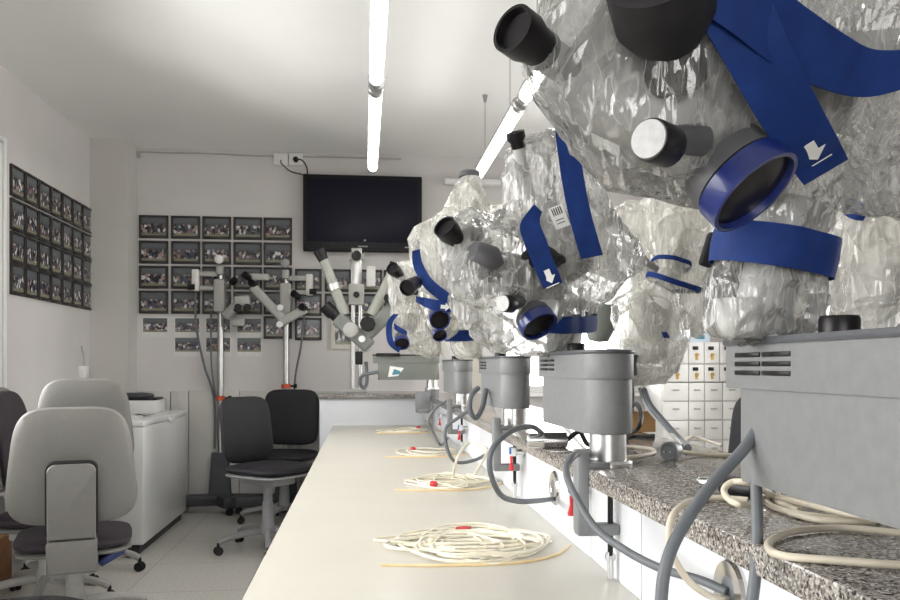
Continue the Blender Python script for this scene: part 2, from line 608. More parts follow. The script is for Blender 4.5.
wall('wall_front', 'y', YF, XL - T, XR + T, WINS_F, 'wall_paint', -1, 'off-white wall behind the viewer')
# pillar in the corner
p0 = PY(128, 200, 6.25)
px1 = p0.x
struct(MB().box(((XL + px1) / 2, (6.25 + YB) / 2, ZC / 2), (px1 - XL, YB - 6.25, ZC)).build('wall_corner', 'pillar_paint'), 'boxed-out pillar in the back left corner', 'pillar')


def window(name, axis, at, h, sgn, label):
    a0, a1, z0, z1 = h
    root = bpy.data.objects.new(name, None); COL.objects.link(root)
    root['kind'] = 'structure'; root['label'] = label; root['category'] = 'window'
    def bx(mb, a, z, da, dz, dep, off):
        c = (at + sgn * off, a, z) if axis == 'x' else (a, at + sgn * off, z)
        sz = (dep, da, dz) if axis == 'x' else (da, dep, dz)
        mb.box(c, sz, bev=.004)
    fw = .055
    mb = MB()
    am, zm = (a0 + a1) / 2, (z0 + z1) / 2
    for z in (z0 + fw / 2, z1 - fw / 2): bx(mb, am, z, a1 - a0, fw, .10, .05)
    for a in (a0 + fw / 2, a1 - fw / 2, am): bx(mb, a, zm, fw, z1 - z0 - 2 * fw, .10, .05)
    mb.build('frame', 'white_trim', root)
    for a in ((a0 + am) / 2, (a1 + am) / 2):
        g = MB(); bx(g, a, zm, (a1 - a0) / 2 - fw, z1 - z0 - 2 * fw, .006, .06)
        g.build('pane', 'window_glass', root)
    sl = MB(); bx(sl, am, z0 - .015, a1 - a0 + .08, .03, .16, -.01)
    sl.build('sill', 'white_trim', root)
    # casing
    cs = MB()
    for a in (a0 - .015, a1 + .015): bx(cs, a, zm, .03, z1 - z0 + .06, .012, -.006)
    bx(cs, am, z1 + .015, a1 - a0, .03, .012, -.006)
    cs.build('casing', 'white_trim', root)
    return root


window('window_1', 'x', XL, WINS_L[0], -1, 'bright window at the left edge of the left wall')
window('window_2', 'y', YB, WIN_B, 1, 'bright window in the back wall behind the wrapped microscopes')
for i, h in enumerate(WINS_L[1:]): window('window_%d' % (3 + i), 'x', XL, h, -1, 'second window in the left wall, nearer the viewer')
for i, h in enumerate(WINS_F): window('window_%d' % (4 + i), 'y', YF, h, -1, 'wide window in the wall behind the viewer')
for i, h in enumerate(WINS_R): window('window_%d' % (6 + i), 'x', XR, h, 1, 'window in the right wall')

# back wall: head rail across the window and panel beside it
hl, hr = PY(444, 184, YB).x, PY(650, 184, YB).x
hz = PY(480, 184, YB).z
tr1 = MB().box(((hl + hr) / 2, YB - .04, hz), (hr - hl, .08, .045), bev=.004).build('trim_1', 'white_trim')
struct(tr1, 'white head rail on the back wall above the window', 'rail')
pz = PY(470, 200, YB).z
tr2 = MB()
tr2.box(((hl + wb_l - .07) / 2, YB - .008, (pz + .97) / 2), (wb_l - .07 - hl - .04, .016, pz - .97), bev=.004)
struct(tr2.build('trim_2', 'door_cream'), 'pale flat panel beside the back window', 'panel')
# wainscot
wz = PY(200, 391, YB).z
wsX0, wsX1 = px1, hl - .1
ws = MB()
xs = [wsX0] + [PY(p, 0, YB).x for p in (171, 189, 240, 300)] + [wsX1]
for a, b_ in zip(xs, xs[1:]):
    ws.box(((a + b_) / 2, YB - .012, wz / 2), (b_ - a - .006, .024, wz), bev=.003)
struct(ws.build('trim_3', 'wainscot'), 'low grey-white wall panelling with vertical joints', 'panelling')
# thin conduit under the ceiling line
cz = ZC - .035
cnd = MB().tube([(px1 + .01, YB - .012, cz), (-1.2, YB - .012, cz + .004), (-.9, YB - .012, cz - .004), (-.2, YB - .012, cz + .003), (.3, YB - .012, cz)], .006, smooth=4)
cnd.box((px1 + .015, YB - .015, cz - .02), (.03, .03, .05), bev=.003)
tag(cnd.build('wall_conduit', 'stand_paint'), 'thin grey cable run along the top of the back wall', 'cable')
# a doorway on the right wall side of the back wall
dx0, dx1 = 3.2, 3.9
dr = bpy.data.objects.new('door_1', None); COL.objects.link(dr)
dr['kind'] = 'structure'; dr['label'] = 'cream door at the right end of the back wall'; dr['category'] = 'door'
MB().box(((dx0 + dx1) / 2, YB - .02, 1.04), (dx1 - dx0, .04, 2.08), bev=.004).build('panel', 'door_cream', dr)
fm = MB()
for a in (dx0 - .035, dx1 + .03): fm.box((a, YB - .025, 1.07), (.06, .05, 2.14), bev=.004)
fm.box(((dx0 + dx1) / 2, YB - .025, 2.115), (dx1 - dx0, .05, .06), bev=.004)
fm.build('frame', 'white_trim', dr)
hd = MB(); hd.cyl((dx0 + .07, YB - .04, 1.02), (dx0 + .07, YB - .09, 1.02), .01); hd.cyl((dx0 + .065, YB - .085, 1.02), (dx0 + .18, YB - .085, 1.02), .009)
hd.build('handle', 'chrome', dr)


# ------------------------------------------------------------------ photographs
def picture(name, c, w, h, ax, kind, label, group):
    """ax: horizontal direction along the wall; nrm: into the room"""
    root = thing(name, label, 'photograph', c, 0, group)
    ax = V(ax); up = V((0, 0, 1)); nr = ax.cross(up)   # outward normal
    if kind == 'print':
        mb = MB(); R = Matrix((ax, -nr, up)).transposed()
        mb.box(nr * .0015, (w, .003, h), rot=R)
        mb.build('paper', 'print_paper', root)
        inset, rise, low = .008, .0042, .030
    else:
        R = Matrix((ax, -nr, up)).transposed()
        mb = MB(); fw, dp = .014, .016
        for sx in (-1, 1): mb.box(ax * sx * (w - fw) / 2 + nr * dp / 2, (fw, dp, h), rot=R, bev=.002)
        for sz in (-1, 1): mb.box(up * sz * (h - fw) / 2 + nr * dp / 2, (w - 2 * fw + .001, dp, fw), rot=R, bev=.002)
        mb.box(nr * .004, (w - fw, .007, h - fw), rot=R)
        fmat = 'frame_black'
        if kind == 'mat': fmat = 'mat_cream'
        mb.build('frame', fmat, root)
        inset, rise, low = (.018 if kind != 'mat' else .035), .0085, 0.006
    a, b2 = w / 2 - inset, h / 2 - inset
    bm = bmesh.new(); uv = bm.loops.layers.uv.new()
    vs = [bm.verts.new(ax * x + up * z + nr * rise) for x, z in ((-a, -b2 + low), (a, -b2 + low), (a, b2), (-a, b2))]
    f = bm.faces.new(vs)
    for lp, c_ in zip(f.loops, ((0, 0), (1, 0), (1, 1), (0, 1))): lp[uv].uv = c_
    me = bpy.data.meshes.new('photo'); bm.to_mesh(me); bm.free(); me.materials.append(MATS['group_photo'])
    o = bpy.data.objects.new('photo', me); COL.objects.link(o); o.parent = root
    return root


ORD = ['first', 'second', 'third', 'fourth', 'fifth', 'sixth', 'seventh', 'eighth', 'ninth']
ROWN = ['top row', 'second row', 'third row', 'fourth row', 'fifth row', 'lowest row']
colpx = [154, 186, 217, 248, 278, 308.5, 338, 369, 397]
colx = [PY(p, 300, YB).x for p in colpx]
rowz = [PY(154, y, YB).z for y in (227, 252.3, 277.3, 302.2, 327, 346.5)]
pres = {0: range(5), 1: range(5), 2: range(9), 3: range(9), 4: (4, 5)}
for r, cs_ in pres.items():
    for c in cs_:
        picture('framed_photograph', (colx[c], YB, rowz[r] + (.0 if c < 5 else -.01)), .222 if c < 5 else .21, .18, (1, 0, 0), 'frame',
                'black-framed group photograph on the back wall, %s, %s from the pillar' % (ROWN[r], ORD[c]), 'framed photographs on the back wall')
for r, cs_ in {4: range(4), 5: (1, 2, 3)}.items():
    for c in cs_:
        picture('photo_print', (colx[c] + .01, YB, rowz[r]), .20, .155, (1, 0, 0), 'print',
                'unframed photo print taped to the back wall, %s, %s from the pillar' % (ROWN[r], ORD[c]), 'unframed photo prints on the back wall')
pc = PY(347, 331, YB)
picture('matted_photograph', (pc.x, YB, pc.z), .26, .30, (1, 0, 0), 'mat', 'cream-matted photograph low on the back wall behind the unwrapped microscope', 'framed photographs on the back wall')
ly = [PX(9 + 81.5 * k / 1, 0, XL).y for k in (0, 1)]
pit = (ly[1] - ly[0]) / 7
lz = [PX(9, y, XL).z for y in (179, 213, 246, 278)]
for r in range(4):
    for c in range(7):
        picture('framed_photograph', (XL, ly[0] + pit * (c + .5), lz[r]), pit * .965, .185, (0, 1, 0), 'frame',
                'black-framed photograph on the left wall, %s, %s from the window' % (ROWN[r], ORD[c]), 'framed photographs on the left wall')

# ------------------------------------------------------------------ television and sockets
a = PY(303, 173, YB - .10); b2 = PY(422, 252, YB - .10)
tvw, tvh = b2.x - a.x, a.z - b2.z + .0
tc_ = V(((a.x + b2.x) / 2, YB, (a.z + b2.z) / 2 - .005))
tv = thing('television', 'black flat television mounted high on the back wall', 'television', tc_)
mb = MB()
fw, fb = .032, .075
mb.box((0, -.075, 0), (tvw, .05, tvh), bev=.008, seg=3)
mb.build('casing', 'tv_black', tv)
MB().box((0, -.101, (fb - fw) / 2), (tvw - 2 * fw, .004, tvh - fw - fb), bev=.001).build('screen', 'tv_screen', tv)
MB().box((0, -.102, -tvh / 2 + .042), (.075, .003, .010), bev=.001).box((.035 - .02, -.102, -tvh / 2 + .09), (.018, .003, .014), bev=.002).build('logo', 'tv_mark', tv)
MB().box((tvw / 2 - .10, -.1005, -tvh / 2 + .040), (.075, .002, .010), bev=.001).build('status_strip', 'tv_mark', tv)
MB().box((0, -.027, 0), (.35, .054, .30), bev=.005).build('wall_bracket', 'base_dark', tv)
MB().box((0, -.098, -tvh / 2 + .012), (tvw * .9, .01, .012), bev=.003).build('speaker_bar', 'black_plastic', tv)
for i, (p, lab) in enumerate([(281, 'white wall socket left of the other, with a thin flex'), (296, 'white wall socket with a black plug above the television')]):
    c = PY(p, 160, YB)
    so = thing('wall_socket', lab, 'socket', (c.x, YB, c.z), 0, 'sockets above the television')
    MB().box((0, -.012, 0), (.11, .024, .095), bev=.006, seg=3).build('plate', 'white_plastic', so)
    MB().cyl((0, -.020, 0), (0, -.026, 0), .022).build('outlet', 'white_trim' if i == 0 else 'black_plastic', so)
c = PY(296, 160, YB - .03)
pl = thing('television_lead', 'black plug and flex running from the socket to the television', 'cord', (c.x, YB - .026, c.z))
MB().cyl((0, 0, 0), (.0, -.03, 0), .02, .014, bev=.003).build('plug', 'black_plastic', pl)
MB().tube([(0, -.028, 0), (.05, -.04, -.01), (.085, -.03, -.06), (.09, -.012, -.12), (.09, -.012, -.20)], .006).build('flex', 'cable_black', pl)
c2 = PY(281, 160, YB - .03)
tag(MB().tube([(c2.x, YB - .026, c2.z), (c2.x + .005, YB - .05, c2.z - .03), (c2.x + .07, YB - .03, c2.z - .085), (c2.x + .16, YB - .014, c2.z - .105), (c2.x + .24, YB - .014, c2.z - .13)], .0045).build('thin_flex', 'cable_black'),
    'thin dark flex drooping from the left socket', 'cord')
c = PX(84, 372, XL)
so = thing('wall_box', 'small white junction box low on the left wall by the pillar', 'socket', (XL, 6.05, c.z))
MB().box((.025, 0, 0), (.05, .085, .09), bev=.006).build('cover', 'white_plastic', so)
MB().tube([(.03, .0, .045), (.025, .0, .12), (.012, .01, .16), (.006, .02, .19)], .005, smooth=4).build('wire', 'stand_paint', so)
c = PY(161, 404, YB - .024)
so = thing('wall_socket', 'grey socket on the low panelling right of the freezer lid', 'socket', (c.x, YB - .024, c.z))
MB().box((0, -.012, 0), (.08, .024, .09), bev=.005).build('plate', 'stand_paint', so)
MB().cyl((0, -.02, 0), (0, -.026, 0), .022).build('outlet', 'chair_frame', so)

# ------------------------------------------------------------------ ceiling lamps
LZ = 2.43
def lamp(x, y0, y1, label):
    root = thing('linear_lamp', label, 'ceiling lamp', (x, y0, LZ), 0, 'suspended tube lamps')
    ln = y1 - y0
    # half-round housing over the tube
    prof = [(-.033, .006), (-.033, .030), (-.022, .042), (0, .045), (.022, .042), (.033, .030), (.033, .006), (.029, .006), (.027, .02), (-.027, .02), (-.029, .006)]
    mb = MB()
    A = [mb.bm.verts.new((p, 0.05, z)) for p, z in prof]; B = [mb.bm.verts.new((p, ln - .05, z)) for p, z in prof]
    n = len(prof)
    for i in range(n): mb.bm.faces.new((A[i], A[(i + 1) % n], B[(i + 1) % n], B[i]))
    mb.bm.faces.new(A); mb.bm.faces.new(list(reversed(B)))
    mb.build('housing', 'lamp_housing', root)
    MB().cyl((0, .06, -.010), (0, ln - .06, -.010), .027, seg=20).build('tube', 'tube_light', root)
    for y0_, y1_ in ((0, .06), (ln - .06, ln)):
        MB().cyl((0, y0_, 0), (0, y1_, 0), .037, bev=.006).build('end_cap', 'lamp_housing', root)
    for yy in (.3, ln - .3):
        w = MB().cyl((0, yy, .04), (0, yy, ZC - LZ), .0025, seg=8); w.cyl((0, yy, ZC - LZ - .045), (0, yy, ZC - LZ), .008, .018)
        w.build('suspension_wire', 'chair_frame', root)
    return root


lamp(.055, 3.68, 5.20, 'suspended tube lamp running towards the television')
lamp(.055, 2.10, 3.62, 'suspended tube lamp over the bench, nearer than the one by the television')
lamp(.76, 3.83, 5.30, 'suspended tube lamp seen beside the wrapped microscope heads')
lamp(.76, 2.27, 3.77, 'suspended tube lamp hidden behind the nearest wrapped head')

# ------------------------------------------------------------------ bench, granite ledges
TZ, GZ, GT = .722, .947, .034
GX0, GX1, UPX = .44, .85, .505
TX0 = -.224
FBY = 5.82
wbn = thing('workbench', 'long white laminate workbench running the length of the room', 'bench', ((TX0 + UPX) / 2, 2.9, 0))
MB().box(((TX0 + UPX) / 2, (FBY - .4) / 2, TZ - .015), (UPX - TX0 - .001, FBY + .4, .03), bev=.003).build('worktop', 'laminate', wbn, world=True)
for y in (-.2, 1.9, 3.9, 5.6):
    MB().box((.12, y, (TZ - .03) / 2), (.55, .03, TZ - .03), bev=.003).build('leg', 'panel_white', wbn, world=True)
MB().box((UPX - .04, 2.7, .5), (.02, 6.0, .36)).build('back_panel', 'panel_white', wbn, world=True)
gl = thing('granite_ledge', 'raised grey granite ledge along the bench carrying the microscopes', 'ledge', ((GX0 + GX1) / 2, 2.9, 0))
MB().box(((GX0 + GX1) / 2, (YB - .45 + -.4) / 2 + .0, GZ - GT / 2), (GX1 - GX0, YB - .45 + .4, GT), bev=.003).build('slab', 'granite', gl, world=True)
mb = MB()
ys = [-.4, .55, 1.42, 1.75, 2.6, 3.5, 4.4, 5.3, 6.0]
for a, b_ in zip(ys, ys[1:]):
    mb.box((UPX + .01, (a + b_) / 2, (GZ - GT + .001) / 2 + .0), (.02, b_ - a - .005, GZ - GT - .001), bev=.0015)
mb.build('front_panel', 'panel_white', gl, world=True)
MB().box((GX1 - .06, 2.8, (GZ - GT) / 2), (.02, 6.4, GZ - GT)).build('rear_panel', 'panel_white', gl, world=True)
MB().box((UPX + .03, 2.8, (GZ - GT) / 2), (.012, 6.38, GZ - GT - .01)).build('core', 'freezer_plinth', gl, world=True)
fb = thing('granite_counter', 'low counter with granite top closing the far end of the bench', 'counter', (.05, 6.1, 0))
fx0 = PY(318, 392, FBY - .02).x
MB().box(((fx0 + GX0 - .002) / 2, (FBY - .02 + 6.45) / 2, GZ - GT / 2), (GX0 - .002 - fx0, 6.45 - FBY + .02, GT), bev=.003).build('slab', 'granite', fb, world=True)
MB().box(((fx0 + .01 + GX0 - .004) / 2, FBY + .02, (GZ - GT) / 2), (GX0 - .004 - fx0 - .01, .036, GZ - GT), bev=.002).build('front_panel', 'panel_white', fb, world=True)
MB().box((fx0 + .03, FBY + .32, (GZ - GT) / 2), (.03, .55, GZ - GT), bev=.002).build('side_panel', 'panel_white', fb, world=True)

# cable outlets on the upstand
for (px, py, lab) in ((556, 488, 'round chrome cable outlet on the white upstand beside the second microscope clamp'), (733, 592, 'round chrome cable outlet on the white upstand under the nearest microscope')):
    c = PX(px, py, UPX)
    o = thing('cable_outlet', lab, 'cable outlet', c, 0, 'cable outlets on the upstand')
    MB().lathe([(.020, 0), (.046, 0), (.046, .004), (.042, .009), (.024, .010), (.020, .006)], (0, 0, 0), (-1, 0, 0), 36).build('rim', 'chrome', o)
    MB().lathe([(.024, .001), (.024, .006), (.018, .009), (.0, .010)], (0, 0, 0), (-1, 0, 0), 30).build('insert', 'cable_grey', o)


# ------------------------------------------------------------------ microscopes
def rot2(x, y, a): return (x * math.cos(a) - y * math.sin(a), x * math.sin(a) + y * math.cos(a))


BOXH0, BOXH1 = .065, .236     # above the granite


def outline(l, w0, w1, seg=10, cr=.018):
    pts = []
    for k in range(seg + 1):
        a = PI + PI * k / seg
        pts.append((w0 * math.cos(a), w0 * math.sin(a)))
    for cx, a0 in ((w1 - cr, 0), (-(w1 - cr), PI / 2)):
        for k in range(6):
            a = a0 + PI / 2 * k / 5
            pts.append((cx + cr * math.cos(a), l - cr + cr * math.sin(a)))
    return pts


def base(root, mat='box_grey', clamp=True, vents=True, side=-1, knob=True, lidm='box_lid'):
    """housing, column and clamp in the microscope's own frame (column at origin, granite top at z 0)"""
    up = outline(.40, .052, .05); lo = outline(.365, .0495, .0475)
    h = MB()
    h.prism(lo, BOXH0, BOXH1 - .058, bev=.004)
    h.prism(up, BOXH1 - .060, BOXH1 - .007, bev=.002)
    ho = h.build('housing', mat, root)
    lid = outline(.403, .055, .053)
    MB().prism(lid, BOXH1 - .008, BOXH1, bev=.003).build('lid', lidm, ho)
    if knob:
        MB().lathe([(.021, 0), (.021, .017), (.019, .020), (0, .020)], (0, .225, BOXH1), (0, 0, 1), 32).build('knob', 'black_plastic', ho)
    if vents:
        v = MB()
        for r in range(3):
            for c in range(2):
                v.box((side * .0505, .262 + c * .066, BOXH1 - .020 - r * .0105), (.004, .060, .0055), bev=.001)
        v.build('vent', 'black_plastic', ho)
    MB().lathe([(.050, 0), (.050, .006), (.046, .011), (.038, .012), (.037, BOXH0 + .004)], (0, 0, 0), (0, 0, 1), 36).build('column', 'aluminium', root)
    if clamp:
        s = side
        c = MB()
        c.box((s * .070, -.045, -.045), (.024, .036, .165), bev=.004)
        c.box((s * .038, -.045, -.122), (.085, .034, .022), bev=.004)
        c.box((s * .045, -.03, .006), (.06, .064, .012), bev=.003)
        co = c.build('clamp', 'clamp_grey', root)
        sw = MB().cyl((s * .010, -.045, -.19), (s * .010, -.045, -.042), .0055, seg=14).cyl((s * .010, -.045, -.046), (s * .010, -.045, -.0345), .010, seg=16)
        sw.build('clamp_screw', 'black_plastic', co)
        MB().cyl((s * .010, -.045, -.222), (s * .010, -.045, -.175), .0065, seg=14, bev=.001).cyl((s * .010, -.049, -.178), (s * .010, -.041, -.178), .011, seg=14).build('screw_handle', 'aluminium', co)
    return ho


def eyepiece(root, p0, p1, r, cup=.4, mat='black_plastic', name='eyepiece', flare=1.25, tubemat='head_grey'):
    p0, p1 = V(p0), V(p1)
    ax = (p1 - p0); ln = ax.length
    t_ = MB().lathe([(r * .9, 0), (r * .9, ln * (1 - cup))], p0, ax, 28).build(name, tubemat, root, world=True)
    h0 = ln * (1 - cup)
    MBc = MB().lathe([(r * .95, h0 - .002), (r, h0), (r, h0 + (ln - h0) * .35), (r * flare, h0 + (ln - h0) * .6), (r * flare, ln), (r * flare * .86, ln), (r * flare * .8, ln - .008), (0, ln - .009)], p0, ax, 32)
    c = MBc.build('eyecup', mat, root, world=True)
    c.parent = t_
    return t_


def objective(root, c, axis, r, depth, n=1):
    c, a = V(c), V(axis).normalized()
    o = MB().lathe([(r * .90, -.026), (r * .99, -.024), (r, -.004), (r * .985, 0), (r * .90, 0), (r * .885, -.003), (r * .88, -.022)], c, a, 48).build('objective', 'blue_plastic', root, world=True)
    g = MB().lathe([(0, -.0045), (r * .5, -.005), (r * .882, -.007), (r * .882, -.022), (0, -.022)], c, a, 48).build('lens', 'lens', root, world=True)
    g.parent = o
    b_ = MB().lathe([(r * .78, -depth), (r * .93, -depth + .01), (r * .95, -.027)], c, a, 40).build('barrel', 'head_dark', root, world=True)
    b_.parent = o
    return o


def knobf(root, c, axis, r, ln):
    c, a = V(c), V(axis).normalized()
    k = MB().lathe([(r * .9, -ln), (r, -ln + .003), (r, -.003), (r * .95, 0), (0, 0)], c, a, 32).build('focus_knob', 'black_plastic', root, world=True)
    f = MB().lathe([(r * .9, -.001), (r * .88, .0016), (0, .002)], c, a, 32).build('knob_face', 'white_knob', root, world=True)
    f.parent = k
    return k


def blob(mb, balls, voxel=None):
    pts = []
    for (p, r) in balls:
        for i in range(5):
            th = PI * (i + .5) / 5
            for k in range(8):
                ph = 2 * PI * (k + .5 * (i % 2)) / 8
                pts.append(p + V((math.sin(th) * math.cos(ph), math.sin(th) * math.sin(ph), math.cos(th))) * r)
    tmp = bmesh.new()
    vs = [tmp.verts.new(p) for p in pts]
    r = bmesh.ops.convex_hull(tmp, input=vs)
    junk = [g for g in r['geom_interior'] if isinstance(g, bmesh.types.BMVert)] + [g for g in r['geom_unused'] if isinstance(g, bmesh.types.BMVert)]
    bmesh.ops.delete(tmp, geom=list(set(junk)), context='VERTS')
    mb._merge(tmp)
    return mb


def remesh(me, voxel, smooth):
    o = bpy.data.objects.new('tmp', me); COL.objects.link(o)
    m_ = o.modifiers.new('r', 'REMESH'); m_.mode = 'VOXEL'; m_.voxel_size = voxel
    if smooth:
        m2 = o.modifiers.new('s', 'SMOOTH'); m2.iterations = smooth; m2.factor = .5
    bpy.context.view_layer.update()
    dg = bpy.context.evaluated_depsgraph_get()
    out_ = bpy.data.meshes.new_from_object(o.evaluated_get(dg))
    bpy.data.objects.remove(o); bpy.data.meshes.remove(me)
    return out_


def drape(root, groups, voxel, amp, freq, seed, mat='film_clear', smooth=4, dec=.10):
    """film pulled tight over the parts, tied and creased"""
    mb = MB()
    for g in groups: blob(mb, g)
    bmesh.ops.recalc_face_normals(mb.bm, faces=list(mb.bm.faces))
    me = bpy.data.meshes.new('film'); mb.bm.to_mesh(me); mb.bm.free()
    me = remesh(me, voxel, smooth)
    R = random.Random(seed)
    offs = [V((R.uniform(-50, 50), R.uniform(-50, 50), R.uniform(-50, 50))) for _ in range(12)]
    dirs = [V((R.uniform(-1, 1), R.uniform(-1, 1), R.uniform(-.6, .6))).normalized() for _ in range(5)]
    dirs[0] = V((.75, .2, .7)).normalized(); dirs[1] = V((-.6, .2, .7)).normalized()
    nrm = [v.normal.copy() for v in me.vertices]
    for v, n_ in zip(me.vertices, nrm):
        p = v.co
        d = 0; tot = 1e-3
        for i in range(5):
            w = max(0, noise.noise(p * freq * .45 + offs[i]) + .12)
            if w <= 0: continue
            w *= w
            q = (p - dirs[i] * p.dot(dirs[i]) * .93) * freq * 1.7
            x = abs(noise.noise(q + offs[i + 5])); y = abs(noise.noise(q * 2.1 + offs[i + 6]))
            d += w * ((1 - min(1, x * 2.6)) ** 2 + .45 * (1 - min(1, y * 2.6)) ** 2); tot += w
        d = d / tot + .9 * noise.noise(p * freq * .5 + offs[11])
        v.co = p + n_ * (d - .4) * amp
    o = bpy.data.objects.new('tmp', me); COL.objects.link(o)
    m_ = o.modifiers.new('d', 'DECIMATE'); m_.ratio = dec
    bpy.context.view_layer.update()
    me2 = bpy.data.meshes.new_from_object(o.evaluated_get(bpy.context.evaluated_depsgraph_get()))
    bpy.data.objects.remove(o); bpy.data.meshes.remove(me); me = me2
    me.polygons.foreach_set('use_smooth', [True] * len(me.polygons))
    me.set_sharp_from_angle(angle=math.radians(26))
    me.transform(Matrix.Translation(-root.location))
    me.materials.clear(); me.materials.append(MATS[mat])
    o = bpy.data.objects.new('film', me); COL.objects.link(o); o.parent = root
    bm = bmesh.new(); bm.from_mesh(me); bmesh.ops.translate(bm, vec=root.location, verts=list(bm.verts))
    bv = BVHTree.FromBMesh(bm); bm.free()
    return o, bv


def strap(root, bv, pts, wpx, lift=.004, fall=1.0, name='strap', arrow=None, ends=None):
    """strap lying on the film along the pixels; wpx: half width vectors in pixels"""
    wl = wpx if isinstance(wpx, list) else [wpx] * len(pts)
    pp_ = catmull([V((x, y, 0)) for x, y in pts], 5)
    ww_ = catmull([V((x, y, 0)) for x, y in wl], 5)
    pts = [(p.x, p.y) for p in pp_]; wpx = [(w.x, w.y) for w in ww_]
    ds = []
    for (x, y), (wx, wy) in zip(pts, wpx):
        hs = []
        for f in (-.95, -.5, 0, .5, .95):
            h = bv.ray_cast(CAMP, ray(x + wx * f, y + wy * f).normalized())
            if h[0] is not None: hs.append((h[0] - CAMP).dot(CF))
        ds.append(min(hs) if hs else None)
    good = [d for d in ds if d is not None]
    av = sum(good) / len(good) if good else fall
    ds = [d if d is not None else av for d in ds]
    n_ = len(ds)
    lo_ = [min(ds[max(0, i - 3):i + 4]) for i in range(n_)]
    sm = [sum(lo_[max(0, i - 3):i + 4]) / len(lo_[max(0, i - 3):i + 4]) for i in range(n_)]
    C = [P(x, y, d - lift) for (x, y), d in zip(pts, sm)]
    W = []
    for i, (wx, wy) in enumerate(wpx if isinstance(wpx, list) else [wpx] * len(pts)):
        W.append((CR * wx - CU * wy) / F * (sm[i] - lift))
    o = MB().ribbon(C, W, sm=2).build(name, 'strap_blue', root, world=True, sharp=60)
    if arrow is not None:
        i, sc, ang = arrow
        i *= 5
        c = C[i]; nr = (CAMP - c).normalized()
        dn = (C[i] - C[i - 1]).normalized(); sd = dn.cross(nr).normalized(); nn = sd.cross(dn).normalized()
        if nn.dot(CAMP - c) < 0: nn = -nn
        prof = [(-.22, -.5), (.22, -.5), (.22, .05), (.48, .05), (0, .6), (-.48, .05), (-.22, .05)]
        mb = MB()
        A = [mb.bm.verts.new(c + nn * .0012 + (sd * x + dn * y) * sc) for x, y in prof]
        B = [mb.bm.verts.new(c + nn * .0019 + (sd * x + dn * y) * sc) for x, y in prof]
        mb.bm.faces.new(A); mb.bm.faces.new(list(reversed(B)))
        for k in range(7): mb.bm.faces.new((A[k], A[(k + 1) % 7], B[(k + 1) % 7], B[k]))
        mb.quad(*[c + nn * .0016 + sd * x * sc + dn * y * sc for x, y in ((-.5, .74), (.5, .74), (.5, .82), (-.5, .82))])
        ar = mb.build('arrow_print', 'white_plastic', root, world=True, flat=True)
        ar.parent = o
    return o


def band(root, c, axis, r, w, name='strap', wob=.08, seed=1, bv=None):
    u, v_, a = frame_of(axis)
    R = random.Random(seed)
    mb = MB(); n = 48
    f1, f2 = R.uniform(0, 6), R.uniform(0, 6)
    rad = []
    for k in range(n):
        an = 2 * PI * k / n
        dr_ = u * math.cos(an) + v_ * math.sin(an)
        best = 0
        for h in (-w / 2, -w / 4, 0, w / 4, w / 2):
            hit = bv.ray_cast(V(c) + a * h, dr_, r * 1.5)
            if hit[0] is not None: best = max(best, hit[3])
        rad.append(best or r)
    rad = [max(rad[k - 1], rad[k], rad[(k + 1) % n]) for k in range(n)]
    rad = [(rad[k - 2] + rad[k - 1] + rad[k] + rad[(k + 1) % n] + rad[(k + 2) % n]) / 5 + .003 for k in range(n)]
    rows = []
    for k in range(n):
        an = 2 * PI * k / n
        dr_ = u * math.cos(an) + v_ * math.sin(an)
        off = a * wob * r * .3 * math.sin(2 * an + f2)
        rows.append([mb.bm.verts.new(V(c) + off + dr_ * (rad[k] + e) + a * h) for h, e in ((-w / 2, 0), (0, .0015), (w / 2, 0), (w / 2, .0012), (0, .0028), (-w / 2, .0012))])
    for k in range(n):
        A, B = rows[k], rows[(k + 1) % n]
        for i in range(6): mb.bm.faces.new((A[i], A[(i + 1) % 6], B[(i + 1) % 6], B[i]))
    return mb.build(name, 'strap_blue', root, world=True, sharp=50)


def B(px, py, d, r): return (P(px, py, d), r)


def rbox(root, name, c, axis, size, mat, bev=.012, roll=0.0):
    """rounded box with its long side along axis"""
    u, w, a = frame_of(axis)
    R = Matrix((u, w, a)).transposed() @ Matrix.Rotation(roll, 3, 'Z')
    return MB().box(c, size, rot=R, bev=bev, seg=3).build(name, mat, root, world=True)


# --- nearest microscope
O1 = (.499, .57, GZ)
m1 = thing('surgical_microscope', 'nearest microscope at the right edge, its large grey housing cut by three rows of vents', 'microscope', O1, 0, 'bench microscopes')
base(m1, clamp=False)
na, nb_ = P(757, 336, .93), P(790, 200, .92)
MB().cyl((na.x, na.y, GZ + BOXH1 - .002), nb_, .032, .034).build('neck', 'head_grey', m1, world=True)
MB().lathe([(.022, 0), (.024, .004), (.030, .042), (.031, .044), (.028, .044), (.025, .038)], (P(740, 334, .92).x, P(740, 334, .92).y, GZ + BOXH1), (0, 0, 1), 32).build('cup', 'white_plastic', m1, world=True)
rbox(m1, 'body', P(768, 88, .92), (CR * 1 + CU * -.35), (.14, .13, .17), 'head_grey', .03)
rbox(m1, 'binocular_tube', P(625, 95, .84), (CR * 1 + CU * -.45), (.085, .085, .16), 'head_grey', .02)
MB().lathe([(.045, -.02), (.06, 0), (.06, .06), (.04, .085)], P(660, 190 - 60, .90), camdir(-.5, .6, -.4), 32).build('turret', 'head_grey', m1, world=True)
rbox(m1, 'eyepiece_block', P(580, 30, .83), (CR * .8 + CU * .6), (.06, .06, .10), 'head_white', .015)
eyepiece(m1, P(585, 82, .83), P(512, 28, .75), .0195, .42, flare=1.2)
eyepiece(m1, P(678, 78, .80), P(655, -30, .70), .031, .97, 'black_rubber', flare=1.5)
MB().lathe([(.022, 0), (.028, .02), (.026, .045)], P(688, 82, .80), camdir(.2, 1, -.3), 28).build('diopter_ring', 'head_white', m1, world=True)
ax1 = CR * .50 - CU * .74 - CF * .45
